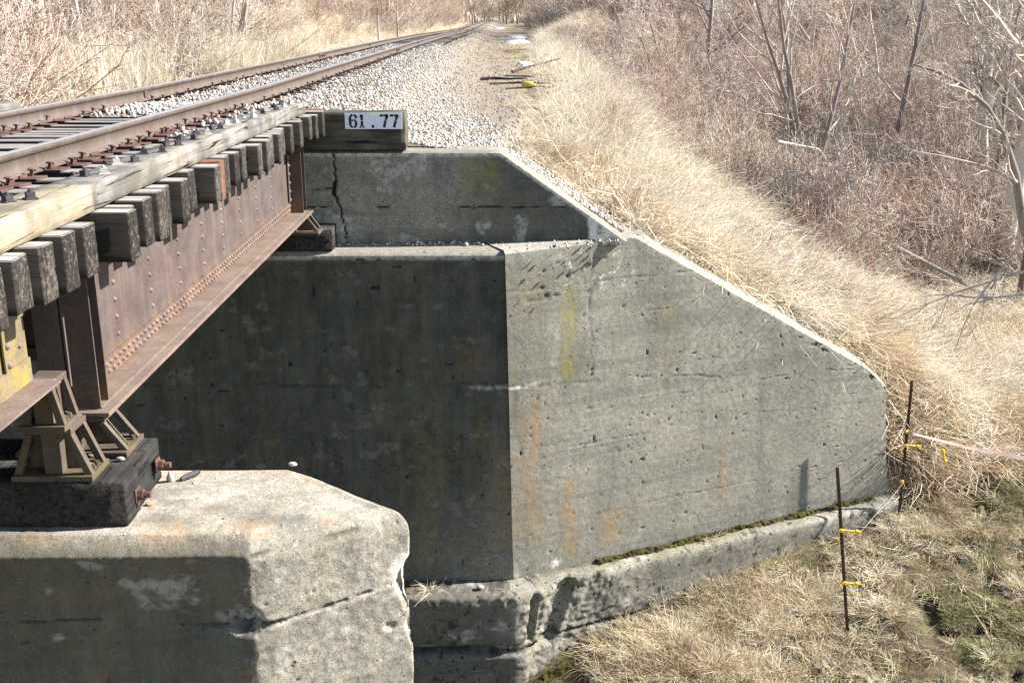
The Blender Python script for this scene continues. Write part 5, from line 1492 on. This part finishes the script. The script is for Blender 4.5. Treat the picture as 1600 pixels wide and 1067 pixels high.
tree(15.5, 42, 11, .12, 805, 'bark', 'grey trunk deep in the thicket behind the slender clump', (.03, 0), .9, .3)
tree(-10.3, 25, 10, .15, 806, 'bark_green', 'greenish lit tree trunk forking above the tall grass left of the track', (-.03, 0), .9, .12)
tree(-9.6, 25.6, 8, .055, 807, 'bark_pale', 'thin pale sapling right of the greenish tree', (.0, 0), .6, .2)
tree(-13.4, 30, 9, .11, 808, 'bark', 'leaning grey tree at the far left behind the tall grass', (.25, 0), .8, .2)
tree(-8.2, 33, 6.5, .05, 809, 'twig_grey', 'bushy many-stemmed small tree in the left brush', (.1, 0), .8, .15, 5, cat='shrub')
tree(-6.95, 74, 4.5, .07, 810, 'bark', 'little bare tree at the foot of the left bank near the track', (0, 0), .8, .25)
tree(8.2, 48, 7, .07, 811, 'bark', 'spreading grey thorny tree above the bank on the right', (-.35, 0), 1.0, .12, 3)

# the arching tree reaching in from the right
g = Grow(33)
arc = np.array([(10.6, 18.3, .7), (9.9, 18.1, 2.6), (9.0, 18, 4.66), (8.7, 17.9, 5.55), (8.38, 17.9, 6.25), (8.0, 17.8, 6.7), (7.55, 17.8, 7.05), (7.1, 17.7, 7.25), (6.7, 17.7, 7.36)])
arr = np.array([.11, .095, .075, .066, .056, .045, .036, .028, .018])
at_ = thing('arching_tree', (10.6, 18.3, .7), 'grey tree with a long trunk arching leftwards over the thicket', 'tree')
obj('trunk', tubes_mesh('trunk', [(arc, arr)], 10), M['bark'], at_)
spec = [(4, .30, .35, .8, .14, .0, 7, .5), (6, .42, .15, .7, .18, .0, 5, .55), (4, .5, .15, .7, .2, 0, 4, .6)]
g.sprout(arc, arr, 7.5, 0, [(11, .26, .25, .85, .16, -.02, 7, .5)] + spec[1:])
for P0, D0, L0 in (((8.85, 17.95, 5.3), (-1, .1, .55), 2.2), ((9.3, 18, 3.9), (-1, .0, -.35), 3.0), ((9.5, 18, 3.5), (-1, -.1, .1), 2.2), ((9.05, 18, 4.5), (-.5, 0, -1), 2.6)):
    P = g.path(P0, D0, L0, 8, .12, -.05); rr = np.linspace(.03, .008, 8)
    g.wood.append((P, rr)); g.sprout(P, rr, L0, 0, [(7, .38, .2, .7, .18, 0, 5, .6), (4, .5, .15, .7, .2, 0, 4, .6)])
obj('crown', tubes_mesh('crown', scale_r(g.wood + g.twigs, 1, .004), 5), M['twig_grey'], at_)

Xa, Ya = rand_pts(60, -7, 3, 300, 400, None, 1.0)
tufts('low_distant_trees', lib_tree, 6, Xa, Ya, z_emb, .35, .62, 'low hazy trees under the sky gap at the end of the line', tilt=.05)

# fallen logs in the thicket
def log(pts, rad, lab, mat='bark_pale', name='fallen_log', cat='log'):
    p = np.array(pts, float)
    b = MB(); b.tube(p, np.linspace(rad, rad * .6, len(p)), 9)
    tag(obj(name, b.mesh(name, True), M[mat]), lab, cat)
def zt_(x, y, dz): return (x, y, float(z_emb(x, y)) + dz)
log([zt_(9.5, 33.5, 1.75), zt_(10.6, 33.1, 1.75), zt_(11.6, 32.8, 1.45), zt_(12.6, 32.2, 1.0), zt_(13.4, 31.8, .5)], .17, 'pale fallen log lying across the brush below the slender tree')
log([zt_(9.4, 24.8, 1.3), zt_(10.6, 24.4, 1.1), zt_(11.8, 24.0, .5)], .06, 'thin grey broken branch caught in the brush above the grass slope', 'bark')
log([zt_(7.5, 29, 2.1), zt_(8.6, 29, 2.5), zt_(9.6, 28.8, 2.0), zt_(10.4, 28.6, 1.0)], .045, 'bent white branch arching out of the brush near the crest', 'bark_pale')

# sticks on the bench
for (x, y, a, L, r, up, lab) in ((-.35, 27.5, .02, 2.6, .035, 0, 'longest dark branch lying across the bench short of the snow patch'),
                                 (-.55, 29.2, -.35, 1.3, .05, 0, 'short thick dark stick at the edge of the white ballast'),
                                 (.35, 32.5, .5, 1.7, .05, .45, 'dark stick propped at a slant beside the small snow patch'),
                                 (.15, 30.2, .05, 2.0, .03, 0, 'thin crooked branch lying just behind the yellow jug'),
                                 (.9, 31.6, -.1, 1.2, .028, .1, 'thin twig branch nearest the crest grass behind the jug'),
                                 (.1, 25.3, .1, 1.4, .022, 0, 'pale brown stick lying in front of the yellow jug')):
    pts = [(x + math.cos(a) * L * q + random.uniform(-.06, .06), y + math.sin(a) * L * q * 1.5 + random.uniform(-.1, .1), q) for q in (0, .3, .6, 1)]
    b = MB(); b.tube([(p[0], p[1], float(z_emb(p[0], p[1])) + .06 + up * p[2] + random.uniform(0, .04)) for p in pts], np.linspace(r, r * .45, 4), 6)
    tag(obj('dead_branch', b.mesh('dead_branch', True), M['deadwood']), lab, 'branch', 'dead branches scattered on the bench')

# snow left in the shade
def snow(x, y, lx, ly, sd, lab):
    u = np.linspace(-1, 1, 40)
    U, V = np.meshgrid(u, u)
    rr = np.hypot(U, V) + (fbm(U * 2, V * 2, sd, 3, sd) - .5) * .9
    X = x + U * lx; Y = y + V * ly
    Z = z_emb(X, Y) + .14 * (1 - sstep(rr, .25, .8)) - .06 * sstep(rr, .7, .85)
    tag(obj('snow_patch', grid_mesh('snow_patch', X, Y, Z), M['snow']), lab, 'snow')
snow(.85, 39, .55, 1.6, 3, 'small snow patch beside the sticks on the bench')
snow(1.2, 78, 1.2, 7, 4, 'nearer of two long snow strips on the bench by the grass crest')
snow(1.6, 108, 1.7, 12, 5, 'farther of two long snow strips on the bench by the grass crest')
snow(6.5, 86, 1.5, 9, 6, 'greyish snow bank on the slope above the crest grass at the right')
snow(-.2, 190, 1.2, 20, 7, 'thin snow streak beside the rails far down the track')

# yellow jug
b = MB()
prof = [(0, .0), (.02, .06), (.06, .085), (.2, .09), (.25, .075), (.28, .035), (.32, .03), (.325, 0)]
sg_ = 14
V = [(p - .16, r * math.cos(a * 2 * math.pi / sg_), r * math.sin(a * 2 * math.pi / sg_) * (.85 if r > .05 else 1)) for p, r in prof for a in range(sg_)]
b.add(V, [(i * sg_ + j, i * sg_ + (j + 1) % sg_, (i + 1) * sg_ + (j + 1) % sg_, (i + 1) * sg_ + j) for i in range(len(prof) - 1) for j in range(sg_)])
tag(obj('plastic_jug', b.mesh('plastic_jug', True), M['jug'], loc=(.66, 26.6, float(z_emb(.66, 26.6)) + .09), rot=(0, .05, -.25), scale=1.15), 'dull yellow plastic jug lying on the gravel bench beside the grass', 'jug')

# ------------------------------------------------------------------ electric fence
def stake(base, top, lab, ins):
    base, top = Vector(base), Vector(top)
    d = (top - base).normalized(); L = (top - base).length
    rot = d.to_track_quat('Z', 'Y').to_euler()
    st = thing('fence_post', tuple(base), lab, 'fence post')
    Mx = Matrix.LocRotScale(base, rot, Vector((1, 1, 1)))
    b = MB()
    for q in ((-.022, .022, -.003, .003), (-.003, .003, .0032, .034)):
        b.box(q[0], q[1], q[2], q[3], -.4, L, M=Mx)
    obj('shaft', b.mesh('shaft'), M['post'], st)
    b = MB()
    z = .3
    while z < L - .04:
        b.box(-.008, .008, -.0095, -.0031, z, z + .016, M=Mx)
        z += .054
    obj('stud', b.mesh('stud'), M['post'], st)['kind'] = 'stuff'
    for h, dx, dy, ln in ins:
        p = base + d * h
        b = MB()
        e = Vector((dx, dy, -.06)).normalized()
        q = [p + e * t for t in (-.03, 0, .001, .05, .051, ln - .06, ln - .059, ln - .03, ln - .029, ln)]
        b.tube([tuple(v) for v in q], [.018, .024, .016, .016, .014, .014, .026, .026, .017, .017], 10)
        b.box(p.x - .028, p.x + .028, p.y - .03, p.y + .006, p.z - .022, p.z + .022, .005)
        obj('insulator', b.mesh('insulator', False), M['yellow'], st)
    return st
stake((4.58, 12.39, .27), (4.24, 12.39, 2.6), 'rusty steel fence post with two yellow insulators in front of the wing wall', [(1.47, 1, -.1, .26), (.70, 1, -.1, .22)])
stake((6.23, 15.14, .75), (6.195, 15.14, 2.82), 'rusty steel fence post at the end of the wing wall holding the tape', [(1.26, -.3, -1, .07), (1.02, 1, -.1, .24), (.42, .1, -1, .06)])
stake((11.9, 13.9, .6), (11.95, 13.9, 1.9), 'rusty steel fence post off to the right where the tape is tied', [(1.0, -1, 0, .1)])
# tape
P = np.array([(6.22, 15.10, 2.0), (6.45, 15.0, 1.965), (7.0, 14.82, 1.87), (8.0, 14.6, 1.73), (9.6, 14.3, 1.6), (11.8, 13.9, 1.6)])
n = 60; tq = np.linspace(0, 1, n); C = np.stack([np.interp(tq * 5, range(6), P[:, k]) for k in range(3)], -1)
tw = 1.0 + .3 * np.sin(tq * 9) - np.where(tq < .1, .8 * (1 - tq / .1), 0)
V = []
for c, a in zip(C, tw):
    w = .03
    V += [c + np.array([0, math.sin(a) * w, math.cos(a) * w]), c - np.array([0, math.sin(a) * w, math.cos(a) * w])]
V = np.array(V); V2 = V + np.array([0, .0015, 0])
i = np.arange(n - 1) * 2
F = np.stack([i, i + 1, i + 3, i + 2], -1)
tag(obj('fence_tape', np_mesh('fence_tape', np.concatenate([V, V2]), [F, F[:, ::-1] + 2 * n]), M['tape']), 'pinkish woven electric fence tape stretched from the post to the right', 'fence tape')
def wire(pts, r, lab):
    p = np.array(pts, float); n = 24; tq = np.linspace(0, len(p) - 1, n)
    C = np.stack([np.interp(tq, range(len(p)), p[:, k]) for k in range(3)], -1)
    b = MB(); b.tube(C, r, 5); tag(obj('fence_wire', b.mesh('fence_wire'), M['wire']), lab, 'fence wire')
wire([(4.62, 12.36, 1.70), (4.1, 12.5, 1.25), (3.5, 12.75, .75), (3.0, 13.0, .32)], .003, 'slack thin wire hanging from the upper insulator of the nearer post')
wire([(4.62, 12.36, 1.70), (5.2, 13.4, 1.45), (5.7, 14.2, 1.3), (6.23, 15.08, 1.17)], .003, 'thin wire running between the two fence posts')
wire([(6.22, 15.11, 2.35), (6.6, 15.3, 2.5), (7.2, 15.7, 2.75)], .004, 'pale dry stalk-like wire end leaning off the farther post')
b = MB(); b.tube([(6.70, 14.9, 1.80), (6.705, 14.9, 1.77), (6.72, 14.9, 1.72), (6.75, 14.9, 1.62), (6.76, 14.9, 1.61), (6.765, 14.9, 1.58)], [.02, .026, .016, .016, .026, .02], 10)
b.tube([(6.70, 14.9, 1.80), (6.69, 14.88, 1.92)], .004, 5)
tag(obj('insulator', b.mesh('insulator'), M['yellow']), 'loose yellow insulator dangling below the fence tape', 'insulator')

pz_ = float(z_low(9.9, 17.0))
b = MB(); b.tube([(9.9, 17.0, pz_ - .4), (9.9, 17.0, pz_ + .8), (9.91, 17.0, pz_ + 1.55), (9.91, 17.0, pz_ + 1.6)], [.075, .07, .068, .05], 12)
tag(obj('wooden_post', b.mesh('wooden_post'), M['bark']), 'round weathered wooden fence post in the grass right of the tape', 'post')
b = MB(); yy = 62.0; zz = float(z_emb(-7.15 * 1, yy)); b.tube([(-6.9, yy, zz - .3), (-6.9, yy, zz + 2.2)], .05, 8); b.box(-6.96, -6.84, yy - .07, yy - .055, zz + 1.75, zz + 2.15, .01)
tag(obj('trackside_post', b.mesh('trackside_post'), M['wire']), 'slim grey metal post standing at the foot of the left bank', 'post')
